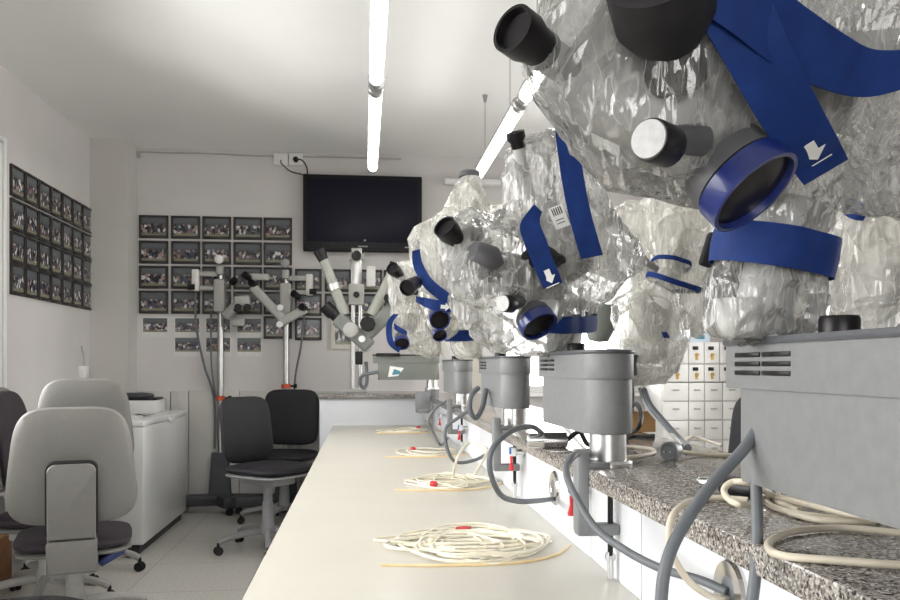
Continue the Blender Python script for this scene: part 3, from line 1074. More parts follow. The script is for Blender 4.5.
objective(m1, P(756, 194, .79), ax1, .050, .06)
MB().cyl(P(756, 194, .79) - ax1 * .055, P(756, 194, .79) - ax1 * .13, .042, .05).build('lens_mount', 'head_grey', m1, world=True)
knobf(m1, P(649, 139, .715), -CR * .69 - CF * .72, .0195, .036)
MB().cyl(P(700, 140, .77), P(668, 139, .745), .016, .012).build('knob_axle', 'head_dark', m1, world=True)
rbox(m1, 'swing_arm', P(880, 55, 1.0), CR + CU * .1, (.06, .06, .18), 'head_grey', .03)
d1 = thing('plastic_drape', 'large clear crinkled plastic drape over the nearest microscope head', 'plastic drape', (P(740, 110, .85)), 0, 'plastic drapes over the microscopes')
G1 = [
    [B(546, 55, .785, .024), B(585, 78, .82, .055), B(600, 20, .82, .06)],
    [B(575, 70, .82, .055), B(590, 10, .82, .06), B(700, 20, .80, .07), B(655, 138, .765, .024), B(620, 150, .83, .04)],
    [B(655, 138, .765, .026), B(700, 20, .80, .07), B(746, 167, .87, .053), B(810, 60, .90, .1), B(690, 180, .87, .03), B(625, 165, .84, .03)],
    [B(820, 50, .90, .1), B(765, 160, .90, .05), B(930, 40, 1.0, .11), B(890, 130, .98, .06)],
    [B(775, 180, .92, .05), B(815, 175, .96, .045), B(770, 248, .935, .059)],
    [B(770, 248, .935, .059), B(742, 300, .92, .044), B(790, 300, .95, .046), B(785, 322, .95, .03), B(738, 312, .915, .03), B(708, 331, .91, .008), B(750, 335, .90, .008), B(800, 331, .92, .008), B(760, 330, .97, .01)],
    [B(830, 165, .93, .03), B(930, 210, 1.0, .02), B(820, 190, .95, .02), B(940, 140, 1.0, .04)],
]
f_, bv1 = drape(d1, G1, .0048, .0072, 13, 3)
strap(d1, bv1, [(716, -30), (738, 15), (762, 62), (788, 110), (812, 150), (826, 172)], [(-34, 12), (-34, 12), (-31, 12), (-28, 13), (-25, 13), (-22, 13)], arrow=(4, .026, 0), lift=.006)
strap(d1, bv1, [(700, -26), (745, 2), (790, 36), (835, 62), (870, 73), (910, 68)], [(-12, 30), (-14, 30), (-14, 30), (-9, 28), (-2, 24), (4, 18)], lift=.012, name='strap')
band(d1, P(770, 251, .935), CU + CR * .16 - CF * .06, .0605, .046, seed=5, wob=.05, bv=bv1)
MB().box(P(741, 5, .74), (.02, .002, .012), rot=TH * -1).bm.free()

# --- second microscope
O2 = (.498, 1.60, GZ)
m2 = thing('surgical_microscope', 'second microscope from the viewer, grey housing on a short silver column', 'microscope', O2, math.radians(1.5), 'bench microscopes')
base(m2)
nb2 = V((O2[0] - .01, O2[1] + .33, GZ + BOXH1 - .002))
MB().cyl(nb2, P(566, 300, 1.95), .04, .05).build('neck', 'head_white', m2, world=True)
D2 = 1.85
rbox(m2, 'body', P(555, 245, 1.97), CR * .5 - CU * .8, (.12, .12, .20), 'head_grey', .03)
rbox(m2, 'binocular_tube', P(505, 275, 1.9), CR * 1 - CU * .2, (.10, .10, .17), 'head_grey', .02)
rbox(m2, 'eyepiece_block', P(470, 262, 1.92), CR + CU * .1, (.08, .08, .10), 'head_white', .015)
eyepiece(m2, P(470, 256, 1.9), P(444, 226, 1.82), .024, .5, flare=1.15, tubemat='chrome')
eyepiece(m2, P(486, 246, 1.96), P(470, 224, 1.94), .024, .6, flare=1.15)
eyepiece(m2, P(530, 200, 1.92), P(515, 132, 1.86), .0165, .22, flare=1.35)
MB().lathe([(.018, 0), (.036, .012), (.042, .045), (.030, .085), (.024, .09)], P(500, 272, 1.84), camdir(-.8, .5, -.5), 28).build('rubber_cup', 'head_dark', m2, world=True)
MB().lathe([(.030, 0), (.034, .02), (.026, .08), (.02, .085)], P(533, 250, 1.86), camdir(.5, -.4, -.4), 26).build('zoom_knob', 'black_plastic', m2, world=True)
rbox(m2, 'dark_block', P(526, 268, 1.82), CU + CR * .4, (.035, .04, .075), 'black_plastic', .01)
rbox(m2, 'clamp_block', P(514, 285, 1.82), CU - CR * .3, (.05, .04, .06), 'head_dark', .012)
knobf(m2, P(503, 303.5, 1.735), -CR * .69 - CF * .72, .0195, .030)
MB().cyl(P(535, 300, 1.86), P(506, 303, 1.765), .024, .014).build('knob_axle', 'head_dark', m2, world=True)
objective(m2, P(540, 327, 1.80), CR * .38 - CU * .74 - CF * .55, .044, .05)
MB().cyl(P(538, 318, 1.83), P(545, 285, 1.92), .04, .055).build('lens_mount', 'head_grey', m2, world=True)
d2 = thing('plastic_drape', 'clear plastic drape with two hanging blue straps over the second microscope', 'plastic drape', P(545, 240, 1.85), 0, 'plastic drapes over the microscopes')
G2 = [
    [B(452, 240, 1.87, .04), B(470, 222, 1.95, .035), B(500, 250, 1.9, .085), B(470, 275, 1.88, .06)],
    [B(500, 245, 1.9, .085), B(478, 275, 1.84, .07), B(505, 303, 1.80, .03), B(543, 312, 1.90, .05), B(565, 250, 1.95, .12)],
    [B(530, 165, 1.93, .065), B(522, 178, 1.90, .02), B(560, 165, 1.96, .08), B(520, 235, 1.92, .06), B(585, 240, 1.97, .10)],
    [B(565, 250, 1.95, .12), B(600, 260, 2.0, .09), B(543, 312, 1.92, .05), B(573, 300, 1.98, .06)],
    [B(475, 300, 1.9, .06), B(500, 332, 1.9, .05), B(540, 318, 1.92, .045), B(480, 270, 1.88, .06)],
    [B(566, 300, 1.96, .06), B(548, 338, 1.93, .05), B(520, 340, 1.93, .04)],
    [B(610, 240, 2.02, .06), B(636, 262, 2.05, .03), B(600, 290, 2.03, .04), B(618, 280, 2.05, .02)],
]
f_, bv2 = drape(d2, G2, .0072, .014, 11, 9, 'film_soft')
strap(d2, bv2, [(566, 128), (568, 145), (573, 180), (580, 215), (587, 240), (592, 257)], (-11, 2), lift=.012)
strap(d2, bv2, [(538, 208), (530, 224), (536, 243), (543, 262), (549, 276), (553, 286)], [(-4, -4), (-10, 1), (-10.5, 3), (-10, 3), (-10, 3), (-9.5, 3)], arrow=(4, .03, 0), lift=.010)
band(d2, P(562, 322, 1.95), P(566, 300, 1.95) - nb2, .062, .04, seed=8, bv=bv2)
lbp = P(559, 216, 1.78)
h = bv2.ray_cast(CAMP, ray(559, 216).normalized())
dd = ((h[0] - CAMP).dot(CF) if h[0] is not None else 1.85) - .004
lb = MB()
cc = P(559, 217, dd); ux = (CR * .9 + CU * .35).normalized(); uy = (CU * .9 - CR * .35).normalized()
lb.box(cc, (.035, .052, .001), rot=Matrix((ux, uy, ux.cross(uy))).transposed())
lb.build('paper_label', 'white_plastic', d2, world=True)
br = MB()
for i in range(5): br.box(cc + uy * .014 + ux * (-.010 + .005 * i) - CF * .001, (.0022, .018, .001), rot=Matrix((ux, uy, ux.cross(uy))).transposed())
for i in range(2): br.box(cc - uy * (.006 + .008 * i) - CF * .001, (.02, .0018, .001), rot=Matrix((ux, uy, ux.cross(uy))).transposed())
br.build('label_print', 'black_plastic', d2, world=True)

# --- third microscope
O3 = (.49, 2.58, GZ)
m3 = thing('surgical_microscope', 'third microscope from the viewer, with a tall grey cylinder on its head', 'microscope', O3, math.radians(2), 'bench microscopes')
base(m3)
nb3 = V((O3[0] - .01, O3[1] + .33, GZ + BOXH1 - .002))
MB().cyl(nb3, P(472, 310, 2.95), .04, .05).build('neck', 'head_white', m3, world=True)
rbox(m3, 'body', P(455, 275, 2.95), CR * .4 - CU * .9, (.16, .15, .24), 'head_white', .03)
MB().lathe([(.045, 0), (.047, .03), (.042, .13), (.038, .16)], P(470, 220, 3.0), CU + CR * .02, 32).build('camera_tower', 'head_grey', m3, world=True)
MB().lathe([(.034, 0), (.040, .004), (.040, .022), (.034, .026)], P(469.5, 178, 3.0), CU, 32).build('tower_cap', 'head_dark', m3, world=True)
rbox(m3, 'binocular_tube', P(438, 264, 2.93), CR - CU * .3, (.09, .09, .16), 'head_white', .02)
eyepiece(m3, P(420, 280, 2.85), P(407, 288, 2.75), .024, .7, flare=1.2)
objective(m3, P(440, 320, 2.76), CR * .15 - CU * .35 - CF * .9, .036, .07)
objective(m3, P(440, 336, 2.82), CR * .15 - CU * .55 - CF * .6, .026, .06)
MB().cyl(P(441, 315, 2.83), P(447, 290, 2.95), .04, .055).build('lens_mount', 'head_grey', m3, world=True)
d3 = thing('plastic_drape', 'clear plastic drape with crossed blue straps over the third microscope', 'plastic drape', P(445, 260, 2.9), 0, 'plastic drapes over the microscopes')
G3 = [
    [B(470, 184, 3.0, .037), B(470, 212, 3.0, .075), B(462, 225, 2.98, .09)],
    [B(455, 240, 2.95, .11), B(430, 240, 2.92, .07), B(425, 262, 2.88, .05), B(448, 290, 2.95, .1)],
    [B(448, 285, 2.95, .11), B(440, 315, 2.82, .045), B(470, 310, 2.95, .07), B(430, 300, 2.88, .04), B(440, 335, 2.86, .03)],
    [B(472, 305, 2.95, .075), B(466, 342, 2.95, .06), B(480, 340, 2.95, .055)],
    [B(495, 230, 3.05, .10), B(512, 225, 3.05, .08), B(480, 250, 3.0, .1)],
]
f_, bv3 = drape(d3, G3, .010, .017, 9, 14, 'film_milky')
strap(d3, bv3, [(416, 250), (418, 265), (428, 283), (442, 295), (455, 304)], [(-4, 1), (-4.5, 2), (-4, 4), (-3, 5), (-2, 5)], lift=.010)
strap(d3, bv3, [(416, 299), (430, 304), (445, 307), (456, 305)], [(0, 3), (0, 5.5), (0, 6), (0, 5.5)], lift=.014, arrow=(2, .03, 0))
band(d3, P(469, 336, 2.95), CU, .066, .04, seed=3, wob=.12, bv=bv3)

# --- fourth microscope
O4 = (.49, 3.98, GZ)
m4 = thing('surgical_microscope', 'fourth microscope from the viewer, smallest wrapped head, beside the bare grey one', 'microscope', O4, math.radians(2), 'bench microscopes')
base(m4, vents=False)
nb4 = V((O4[0] - .01, O4[1] + .33, GZ + BOXH1 - .002))
MB().cyl(nb4, P(432, 320, 4.35), .04, .05).build('neck', 'head_white', m4, world=True)
rbox(m4, 'body', P(415, 295, 4.3), CR * .4 - CU * .9, (.15, .15, .22), 'head_white', .03)
rbox(m4, 'binocular_tube', P(402, 280, 4.3), CR - CU * .3, (.09, .09, .14), 'head_white', .02)
eyepiece(m4, P(404, 279, 4.25), P(392, 268, 4.15), .028, .7, flare=1.25)
eyepiece(m4, P(418, 292, 4.25), P(406, 286, 4.15), .03, .7, flare=1.2)
objective(m4, P(402, 344, 4.15), CR * .1 - CU * .6 - CF * .8, .04, .07)
MB().cyl(P(402, 340, 4.2), P(412, 310, 4.3), .045, .06).build('lens_mount', 'head_grey', m4, world=True)
d4 = thing('plastic_drape', 'small crumpled plastic drape over the fourth microscope, right of the bare arms', 'plastic drape', P(410, 300, 4.3), 0, 'plastic drapes over the microscopes')
G4 = [
    [B(398, 274, 4.25, .06), B(412, 275, 4.3, .08), B(408, 298, 4.28, .10), B(395, 300, 4.25, .05)],
    [B(408, 298, 4.28, .10), B(402, 338, 4.22, .06), B(425, 325, 4.3, .09), B(392, 330, 4.25, .03)],
    [B(430, 318, 4.35, .08), B(430, 345, 4.35, .07), B(415, 342, 4.3, .06)],
]
f_, bv4 = drape(d4, G4, .013, .02, 7, 21, 'film_milky')
strap(d4, bv4, [(396, 314), (390, 322), (389, 334), (392, 344), (400, 350)], [(-3, 0), (-3, 0), (-3, 0), (-3, 1), (-1, 3)], lift=.02)
strap(d4, bv4, [(394, 326), (400, 330), (407, 333)], [(0, 3), (0, 3), (0, 2)], lift=.02)

# --- bare microscope at the far end
O5 = (.46, 5.42, GZ + .045)
m5 = thing('surgical_microscope', 'unwrapped grey microscope with V-shaped bare arms below the television', 'microscope', O5, math.radians(86), 'bench microscopes')
base(m5, 'box_green_grey', vents=False, clamp=False, knob=False, lidm='black_plastic')
mm = MB().cyl((O5[0], O5[1], GZ), (O5[0], O5[1], GZ + .046), .05).box(P(423, 402, 5.37), (.10, .05, .14), bev=.008); mm.box(P(424, 411, 5.37), (.07, .06, .03), bev=.005)
mm.build('clamp', 'clamp_grey', m5, world=True)
D5 = 5.40
def q(x, y, d=D5): return P(x, y, d)
pv = q(361, 339)
MB().box((O5[0] - .30, O5[1] - .05, GZ + .278), (.16, .012, .022), bev=.003).build('name_strip', 'black_plastic', m5, world=True)
sk = MB()
sk.quad(q(388, 377, 5.30), q(398, 376, 5.30), q(404, 368, 5.30), q(390, 366, 5.30))
sk.build('sticker', 'white_plastic', m5, world=True, flat=True)
sk = MB(); sk.quad(q(392, 375, 5.298), q(401, 374, 5.298), q(400, 371, 5.298), q(394, 369, 5.298))
sk.build('sticker_mark', 'sticker_teal', m5, world=True, flat=True)
MB().cyl(q(366, 352, D5), q(361, 338, D5), .03, .035).build('pivot_post', 'stand_paint', m5, world=True)
rbox(m5, 'left_arm', (q(346, 326) + pv) / 2, q(337, 318) - pv, (.10, .10, .30), 'box_green_grey', .02)
rbox(m5, 'right_arm', (q(393, 309) + pv) / 2, q(393, 309) - pv, (.085, .10, .30), 'box_green_grey', .02)
MB().lathe([(.05, 0), (.05, .025), (.04, .03)], q(351, 330, D5 - .05), -CF, 24).build('joint_cap', 'stand_paint', m5, world=True)
kb = MB()
kb.lathe([(.045, 0), (.052, .006), (.052, .03), (.045, .036)], q(368, 324, D5 - .06), -CF, 8)
kb.build('star_knob', 'black_plastic', m5, world=True, sharp=20)
MB().lathe([(.022, 0), (.022, .01), (0, .012)], q(362, 339, D5 - .055), -CF, 20).build('pivot_bolt', 'white_plastic', m5, world=True)
e_ = MB().cyl(q(345, 315), q(323, 258), .036, .032, bev=.004).build('long_tube', 'tube_grey', m5, world=True)
MB().cyl(q(335.5, 290), q(333.5, 284), .043, .043).build('tube_ring', 'aluminium', m5, world=True)
MB().cyl(q(324, 261), q(319, 250), .034, .042, bev=.004).build('tube_eyecup', 'black_plastic', m5, world=True)
MB().cyl(q(340, 320), q(330, 310), .04, .04).cyl(q(333, 314), q(325, 306), .045, .045).build('side_eyepiece', 'black_plastic', m5, world=True)
MB().cyl(q(372, 315), q(392, 274), .04, .035).build('right_tube', 'tube_grey', m5, world=True)
MB().cyl(q(391, 277), q(397, 264), .045, .05, bev=.004).build('right_eyecup', 'black_plastic', m5, world=True)
MB().lathe([(.02, 0), (.035, .01), (.035, .03), (.02, .035)], q(389, 299, D5 - .05), -CF, 8).build('lock_knob', 'black_plastic', m5, world=True)
MB().box(q(359, 358), (.05, .06, .09), bev=.01).build('cable_hook', 'black_plastic', m5, world=True)
MB().tube([q(379, 372, 5.32), q(372, 373, 5.32), q(362, 376, 5.34), q(360, 383, 5.36), q(364, 388, 5.4), q(367, 381, 5.42), q(366, 362, 5.45)], .012).build('power_lead', 'cable_grey', m5, world=True)

# --- microscopes on the far side of the ledge
O6 = (.80, 2.62, GZ)
m6 = thing('surgical_microscope', 'microscope on the far side of the ledge behind the second one, with bulging wrapped arm', 'microscope', O6, math.radians(170), 'bench microscopes')
base(m6, 'box_lid', vents=False, clamp=False)
na6 = V((.86, 2.32, GZ + BOXH1 - .002))
MB().cyl(na6, P(655, 300, 2.35), .05, .04).build('neck', 'head_white', m6, world=True)
rbox(m6, 'arm', P(648, 330, 2.35), CU + CR * .15, (.12, .12, .20), 'head_white', .04)
MB().cyl(P(670, 285, 2.40), P(680, 222, 2.48), .03, .05).build('head_housing', 'head_white', m6, world=True)
rbox(m6, 'body', P(605, 255, 2.5), CR - CU * .5, (.12, .12, .18), 'head_white', .03)
MB().lathe([(.05, 0), (.055, .05), (.03, .11), (0, .115)], P(602, 305, 2.45), -CU - CR * .1, 28).build('lamp_cone', 'box_green_grey', m6, world=True)
MB().tube([P(590, 243, 2.3), P(605, 249, 2.28), P(625, 253, 2.28), P(645, 262, 2.3), P(656, 269, 2.33)], .011).build('handle', 'chair_frame', m6, world=True)
rbox(m6, 'grip', P(710, 250, 2.3), CU + CR * .3, (.03, .04, .10), 'black_rubber', .01)
d6 = thing('plastic_drape', 'milky bulging plastic drape over the far-side arm, tied with thin blue bands', 'plastic drape', P(650, 300, 2.4), 0, 'plastic drapes over the microscopes')
G6 = [
    [B(668, 210, 2.46, .08), B(700, 225, 2.46, .07), B(670, 262, 2.40, .045), B(690, 250, 2.42, .04)],
    [B(670, 262, 2.40, .045), B(672, 284, 2.38, .05)],
    [B(672, 284, 2.38, .055), B(635, 315, 2.36, .075), B(655, 350, 2.35, .095), B(665, 330, 2.36, .075)],
    [B(655, 350, 2.35, .095), B(642, 368, 2.35, .06), B(660, 375, 2.36, .03)],
    [B(600, 240, 2.5, .09), B(640, 225, 2.5, .07), B(602, 305, 2.47, .05), B(640, 280, 2.46, .05), B(580, 250, 2.5, .06)],
    [B(690, 275, 2.42, .05), B(706, 262, 2.4, .04), B(690, 315, 2.4, .05), B(700, 330, 2.42, .02)],
]
f_, bv6 = drape(d6, G6, .009, .015, 10, 33, 'film_milky')
band(d6, P(671, 264, 2.40), P(678, 215, 2.45) - P(668, 290, 2.38), .056, .014, seed=4, wob=.2, bv=bv6)
band(d6, P(673, 284, 2.38), CU * .9 + CR * .3, .062, .016, seed=6, wob=.2, bv=bv6)
strap(d6, bv6, [(664, 332), (667, 338)], (3, 0), lift=.004)
O7 = (.84, 1.42, GZ)
m7 = thing('surgical_microscope', 'microscope on the far side of the ledge, glimpsed behind the nearest housing', 'microscope', O7, math.radians(178), 'bench microscopes')
base(m7, vents=False, clamp=False, knob=False)
na7 = V((.87, 1.27, GZ + BOXH1 - .002))
MB().cyl(na7, P(880, 265, 1.36), .035, .035).build('neck', 'head_grey', m7, world=True)
rbox(m7, 'arm', P(905, 262, 1.38), CR + CU * .1, (.07, .07, .14), 'head_white', .03)
d7 = thing('plastic_drape', 'plastic drape with a blue tab on the far-side arm at the right edge', 'plastic drape', P(870, 270, 1.35), 0, 'plastic drapes over the microscopes')
G7 = [
    [B(872, 240, 1.35, .075), B(940, 230, 1.4, .09), B(868, 290, 1.33, .075), B(930, 300, 1.4, .08)],
    [B(872, 285, 1.33, .075), B(880, 325, 1.33, .05), B(920, 320, 1.36, .06)],
]
f_, bv7 = drape(d7, G7, .007, .013, 12, 41, 'film_milky')
strap(d7, bv7, [(846, 206), (856, 210), (866, 216)], [(-3, 8), (-4, 9), (-3, 5)], lift=.006)
strap(d7, bv7, [(822, 262), (826, 268)], (3, 3), lift=.004)


# ------------------------------------------------------------------ cables, taps, tubing
def cable(name, pts, r, mat, label, cat='cable', group=None):
    return tag(MB().tube(pts, r, seg=12, smooth=10).build(name, mat), label, cat, group)


g = 'grey cables hanging off the ledge'
cable('power_cable', [V((.47, 2.0, GZ + .012)), P(533, 427, 1.9), P(512, 431, 1.75), P(493, 448, 1.70), P(490, 470, 1.70), P(500, 494, 1.75), P(516, 501, 1.85), P(535, 501, 1.95), PX(553, 499, UPX - .012)], .0062, 'cable_grey', 'grey cable looping from the ledge into the farther round outlet', 'cable', g)
cable('power_cable', [V((.47, 1.70, GZ + .012)), P(575, 455, 1.52), P(567, 466, 1.47), P(570, 485, 1.42), P(594, 526, 1.35), P(625, 550, 1.28), P(660, 568, 1.2), P(700, 580, 1.13), PX(727, 592, UPX - .012)], .0065, 'cable_grey', 'grey cable running under the second clamp into the nearer round outlet', 'cable', g)
cable('power_cable', [P(760, 425, .94), P(743, 450, .93), P(714, 482, .90), P(690, 515, .87), P(671, 550, .85), P(662, 590, .84), P(665, 640, .84), P(700, 690, .86), P(735, 660, .88), P(752, 600, .90), P(757, 540, .92), P(756, 480, .94), P(756, 440, .95)], .0069, 'cable_grey', 'thick grey cable looping down from the nearest microscope housing', 'cable', g)
cable('power_cable', [P(470, 410, 3.0), P(458, 418, 3.0), P(446, 428, 3.0), P(447, 448, 3.0), P(456, 462, 3.0), P(475, 460, 3.05), PX(490, 452, UPX - .01)], .0065, 'cable_grey', 'thin grey cable loop in front of the third clamp', 'cable', g)
cable('power_cable', [P(447, 401, 4.0), P(436, 408, 4.0), P(429, 420, 4.0), P(434, 434, 4.0), P(441, 445, 4.0), PX(448, 438, UPX - .01)], .0065, 'cable_grey', 'thin grey cable loop in front of the fourth clamp', 'cable', g)
cable('power_cable', [P(478, 388, 2.75), P(471, 396, 2.7), P(470, 410, 2.7), P(476, 418, 2.72), P(482, 408, 2.74), P(484, 400, 2.75), P(486, 390, 2.8)], .009, 'cable_grey', 'grey cable hoop hanging under the third microscope housing', 'cable', g)
cable('twin_cable', [P(644, 390, 2.35), P(650, 405, 2.3), P(664, 422, 2.25), PZ(680, 440, GZ + .008), PZ(688, 448, GZ + .008)], .009, 'cable_grey', 'grey cable dropping from the far-side microscope to the granite', 'cable')
cable('twin_cable', [P(640, 388, 2.36), P(648, 408, 2.33), P(666, 428, 2.27), PZ(683, 446, GZ + .006)], .006, 'head_grey', 'pale grey cable beside the dropping dark cable on the granite', 'cable')

# cream cords on the granite
zc = GZ + .006
def zpts(l, z=zc): return [PZ(x, y, z + (e if len(t3) > 2 else 0)) for t3 in l for x, y, e in [(*t3, 0)[:3] if len(t3) == 2 else t3]]
cable('cream_cord', zpts([(900, 533), (840, 528), (795, 531), (772, 540), (769, 549), (785, 556), (830, 560), (910, 566)]), .0043, 'cable_cream', 'cream cord loop lying near the granite edge at the right', 'cord', 'cream cords')
cable('cream_cord', zpts([(900, 505, .01), (870, 517), (838, 518), (795, 513), (772, 506), (768, 500), (790, 498), (830, 503), (860, 514), (878, 519), (860, 522), (820, 520), (790, 513)]), .0043, 'cable_cream', 'tangled cream cord under the nearest microscope housing', 'cord', 'cream cords')
cable('cream_cord', [PZ(800, 510, zc), PZ(765, 500, zc), P(745, 505, 1.02), P(730, 500, 1.03), P(724, 490, 1.05), P(733, 482, 1.05), P(752, 484, 1.04), PZ(775, 496, zc + .012), PZ(840, 512, zc + .012), PZ(876, 519, zc + .010)], .0043, 'cable_cream', 'cream cord looped over the dark handpiece', 'cord', 'cream cords')
cable('cream_cord', [PZ(748, 500, zc), PZ(720, 498, zc), PZ(695, 500, zc), P(677, 510, 1.03), P(669, 528, 1.0), P(672, 553, 1.0), P(688, 580, 1.02), P(710, 596, 1.05), PX(726, 598, UPX - .016)], .0045, 'cable_cream', 'cream cord hanging over the granite edge to the near outlet', 'cord', 'cream cords')
pgc = PZ(671, 451, GZ + .02)
pg = thing('mains_plug', 'round grey plug lying on the granite behind the second microscope', 'plug', pgc)
axp = (CR * -.6 - CF * .8)
MB().lathe([(.010, -.03), (.019, -.02), (.021, 0), (.021, .014), (.017, .016), (.014, .012), (0, .012)], (0, 0, 0), axp, 28).build('plug_body', 'clamp_grey', pg)
pp = MB()
for s_ in (-.007, .007): pp.cyl(CR * s_ + axp * .010, CR * s_ + axp * .024, .0025, seg=10)
pp.build('pin', 'chrome', pg)
MB().tube([-axp * .028, V((.03, .03, -.004)), V((.09, .06, -.014)), V((.16, .03, -.015)), V((.24, -.02, -.015))], .005, smooth=8).build('lead', 'cable_cream', pg)
for l_, lab in ((((676, 449), (690, 437), (705, 440), (722, 446)), 'cream cord curled on the granite behind the round plug'),
                (((600, 450), (625, 447), (650, 449), (653, 453), (630, 457), (600, 456)), 'pale cord behind the second microscope column')):
    cable('cream_cord', [PZ(x, y, GZ + .0055) for x, y in l_], .0045, 'cable_cream', lab, 'cord', 'cream cords')
# handpiece
hp = thing('handpiece', 'black and silver cylindrical handpiece lying on the granite under the nearest housing', 'handpiece', PZ(742, 488, GZ + .018))
hx = (PZ(775, 494, GZ + .018) - PZ(715, 484, GZ + .018)).normalized()
MB().cyl(-hx * .035, hx * .03, .016, bev=.003).build('grip', 'black_plastic', hp)
MB().lathe([(.012, .028), (.013, .045), (.009, .062), (.006, .065)], (0, 0, 0), hx, 24).build('nose', 'chrome', hp)
MB().lathe([(.008, .033), (.010, .052), (.006, .085), (.004, .09)], (0, 0, 0), -hx, 24).build('tail', 'chrome', hp)
# clutter on the granite behind the second column
hc = PZ(547, 440, GZ + .02)
hq = thing('torch_handle', 'dark metal cylinder lying on the granite behind the second housing', 'handle', hc)
MB().cyl(-CR * .05, CR * .05, .02, bev=.004).build('barrel', 'chrome', hq)
MB().tube([CR * .05, CR * .08 + CU * .02, CR * .10 - CU * .01, CR * .13 - CU * .012], .006).build('lead', 'cable_black', hq)
bxc = PZ(641, 433, GZ)
cb_ = thing('cardboard_box', 'small orange-brown cardboard box on the granite under the far-side housing', 'box', (bxc.x + .02, bxc.y + .06, GZ))
MB().box((0, 0, .03), (.075, .06, .06), bev=.002).build('carton', 'cardboard', cb_)
MB().box((0, 0, .061), (.077, .062, .004), bev=.001).build('flap', 'cardboard', cb_)
cable('black_lead', [P(627, 408, 2.15), P(636, 404, 2.1), P(641, 414, 2.05), P(638, 428, 2.0), PZ(628, 436, GZ + .006), PZ(655, 436, GZ + .006)], .006, 'cable_black', 'black lead looping around the small cardboard box', 'cable')

# taps with a blue body and a red tag beside each clamp
for (px, py, xx, lab) in ((575, 490, .47, 'blue gas tap with a red tag beside the second clamp'), (514, 452, .47, 'blue gas tap with a red tag beside the third clamp'),
                          (461, 428, .47, 'blue gas tap with a red tag beside the fourth clamp'), (441, 416, .47, 'farthest small blue gas tap with a red tag')):
    c = PX(px, py, xx)
    tp = thing('gas_tap', lab, 'tap', c, 0, 'gas taps under the ledge')
    MB().cyl((UPX - xx, 0, 0), (-.005, 0, 0), .009, bev=.001).cyl((-.002, 0, -.012), (-.002, 0, .014), .012, seg=20).build('valve_body', 'aluminium', tp)
    MB().box((-.008, 0, .004), (.014, .018, .022), bev=.003).build('collar', 'blue_tap', tp)
    MB().lathe([(.003, 0), (.005, .008), (.004, .025), (.009, .045), (.008, .049)], (-.008, 0, -.008), (0, 0, -1), 16).build('lever', 'red_plastic', tp)


# cream tubing bundles on the bench
def tubing(label, cx, cy, wx, wy, n, seed, redpx, red_kind, r=.0029):
    c = PZ(cx, cy, TZ)
    root = thing('tubing_bundle', label, 'tubing', (c.x, c.y, TZ), 0, 'cream tubing on the bench')
    R = random.Random(seed)
    for i in range(n):
        a0 = R.uniform(0, 6.28)
        pts = []
        sx, sy = wx * R.uniform(.3, 1), wy * R.uniform(.25, 1)
        ox, oy = R.uniform(-.25, .25) * wx, R.uniform(-.2, .2) * wy
        turns = R.choice((10, 14, 18))
        for k in range(turns):
            an = a0 + k * 2 * PI / 11.3
            q_ = 1 + .10 * math.sin(k * 1.7 + seed)
            pts.append(V((ox + sx * math.cos(an) * q_, oy + sy * math.sin(an) * q_, r + .0032 * (i % 3) + .0015 * math.sin(k * 2.1) + .0016)))
        MB().tube(pts, r, seg=8, smooth=6).build('tube', 'tube_cream', root)
    # one long amber strand in front
    MB().tube([V((-wx * 1.25, -wy * 1.0, r)), V((-wx * .6, -wy * 1.10, r)), V((wx * .3, -wy * 1.08, r)), V((wx * .9, -wy * .75, r)), V((wx * 1.25, -wy * .2, r))], r * 1.25, seg=8, smooth=10).build('outer_tube', 'tube_amber', root)
    rc = PZ(redpx[0], redpx[1], TZ + .012) - V((c.x, c.y, TZ))
    if red_kind == 'clip':
        bm_ = MB(); bm_.prism([(-.02, -.006), (.012, -.010), (.022, .004), (.004, .009)], -.003, .004, bev=.001, M=Matrix.Translation(rc))
        bm_.build('red_clip', 'red_plastic', root)
    else:
        MB().lathe([(.007, 0), (.012, .003), (.012, .016), (.009, .022)], rc - V((0, .008, 0)), (.75, -.6, .15), 24).build('red_cap', 'red_plastic', root)
    return root


tubing('nearest flat bundle of cream tubing with a flat red clip, on the bench', 474, 545, .18, .18, 22, 5, (463, 528), 'clip')
tubing('cream tubing bundle with a round red cap, second from the viewer', 447, 482, .16, .19, 10, 11, (431, 484), 'cap')
tubing('thin cream tubing loop with a small red cap, third from the viewer', 428, 453, .17, .17, 3, 17, (411, 449), 'cap')
tubing('cream tubing bundle with a dark red cap, fourth from the viewer', 408, 431, .17, .17, 6, 23, (417, 428), 'cap')
tubing('farthest small heap of cream tubing beside the far counter', 410, 421, .12, .10, 4, 29, (412, 420), 'clip')
cable('standing_tube', [PZ(453, 478, TZ + .004), P(456, 462, 2.7), P(462, 450, 2.75), P(470, 443, 2.8), P(480, 446, 2.75), P(487, 452, 2.7), PZ(474, 476, TZ + .004)], .005, 'tube_cream', 'cream tube arching up from the second bundle towards the ledge', 'tubing')


# ------------------------------------------------------------------ chairs
def caster_leg(root, ang, r, mat, z=.085):
    dx, dy = math.cos(ang), math.sin(ang)
    lg = MB().tube([V((dx * .02, dy * .02, z + .035)), V((dx * r * .5, dy * r * .5, z + .028)), V((dx * r * .85, dy * r * .85, z + .008)), V((dx * r, dy * r, z - .012))], .022, seg=10, smooth=5, taper=.75)
    l_ = lg.build('leg', mat, root)
    c = MB()
    t_ = V((-dy, dx, 0))
    for s_ in (-.014, .014):
        c.cyl(V((dx * r, dy * r, .026)) + t_ * (s_ - .008), V((dx * r, dy * r, .026)) + t_ * (s_ + .008), .026, bev=.003)
    c.cyl((dx * r, dy * r, .02), (dx * r, dy * r, .075), .009)
    c.build('caster', 'black_rubber', l_)


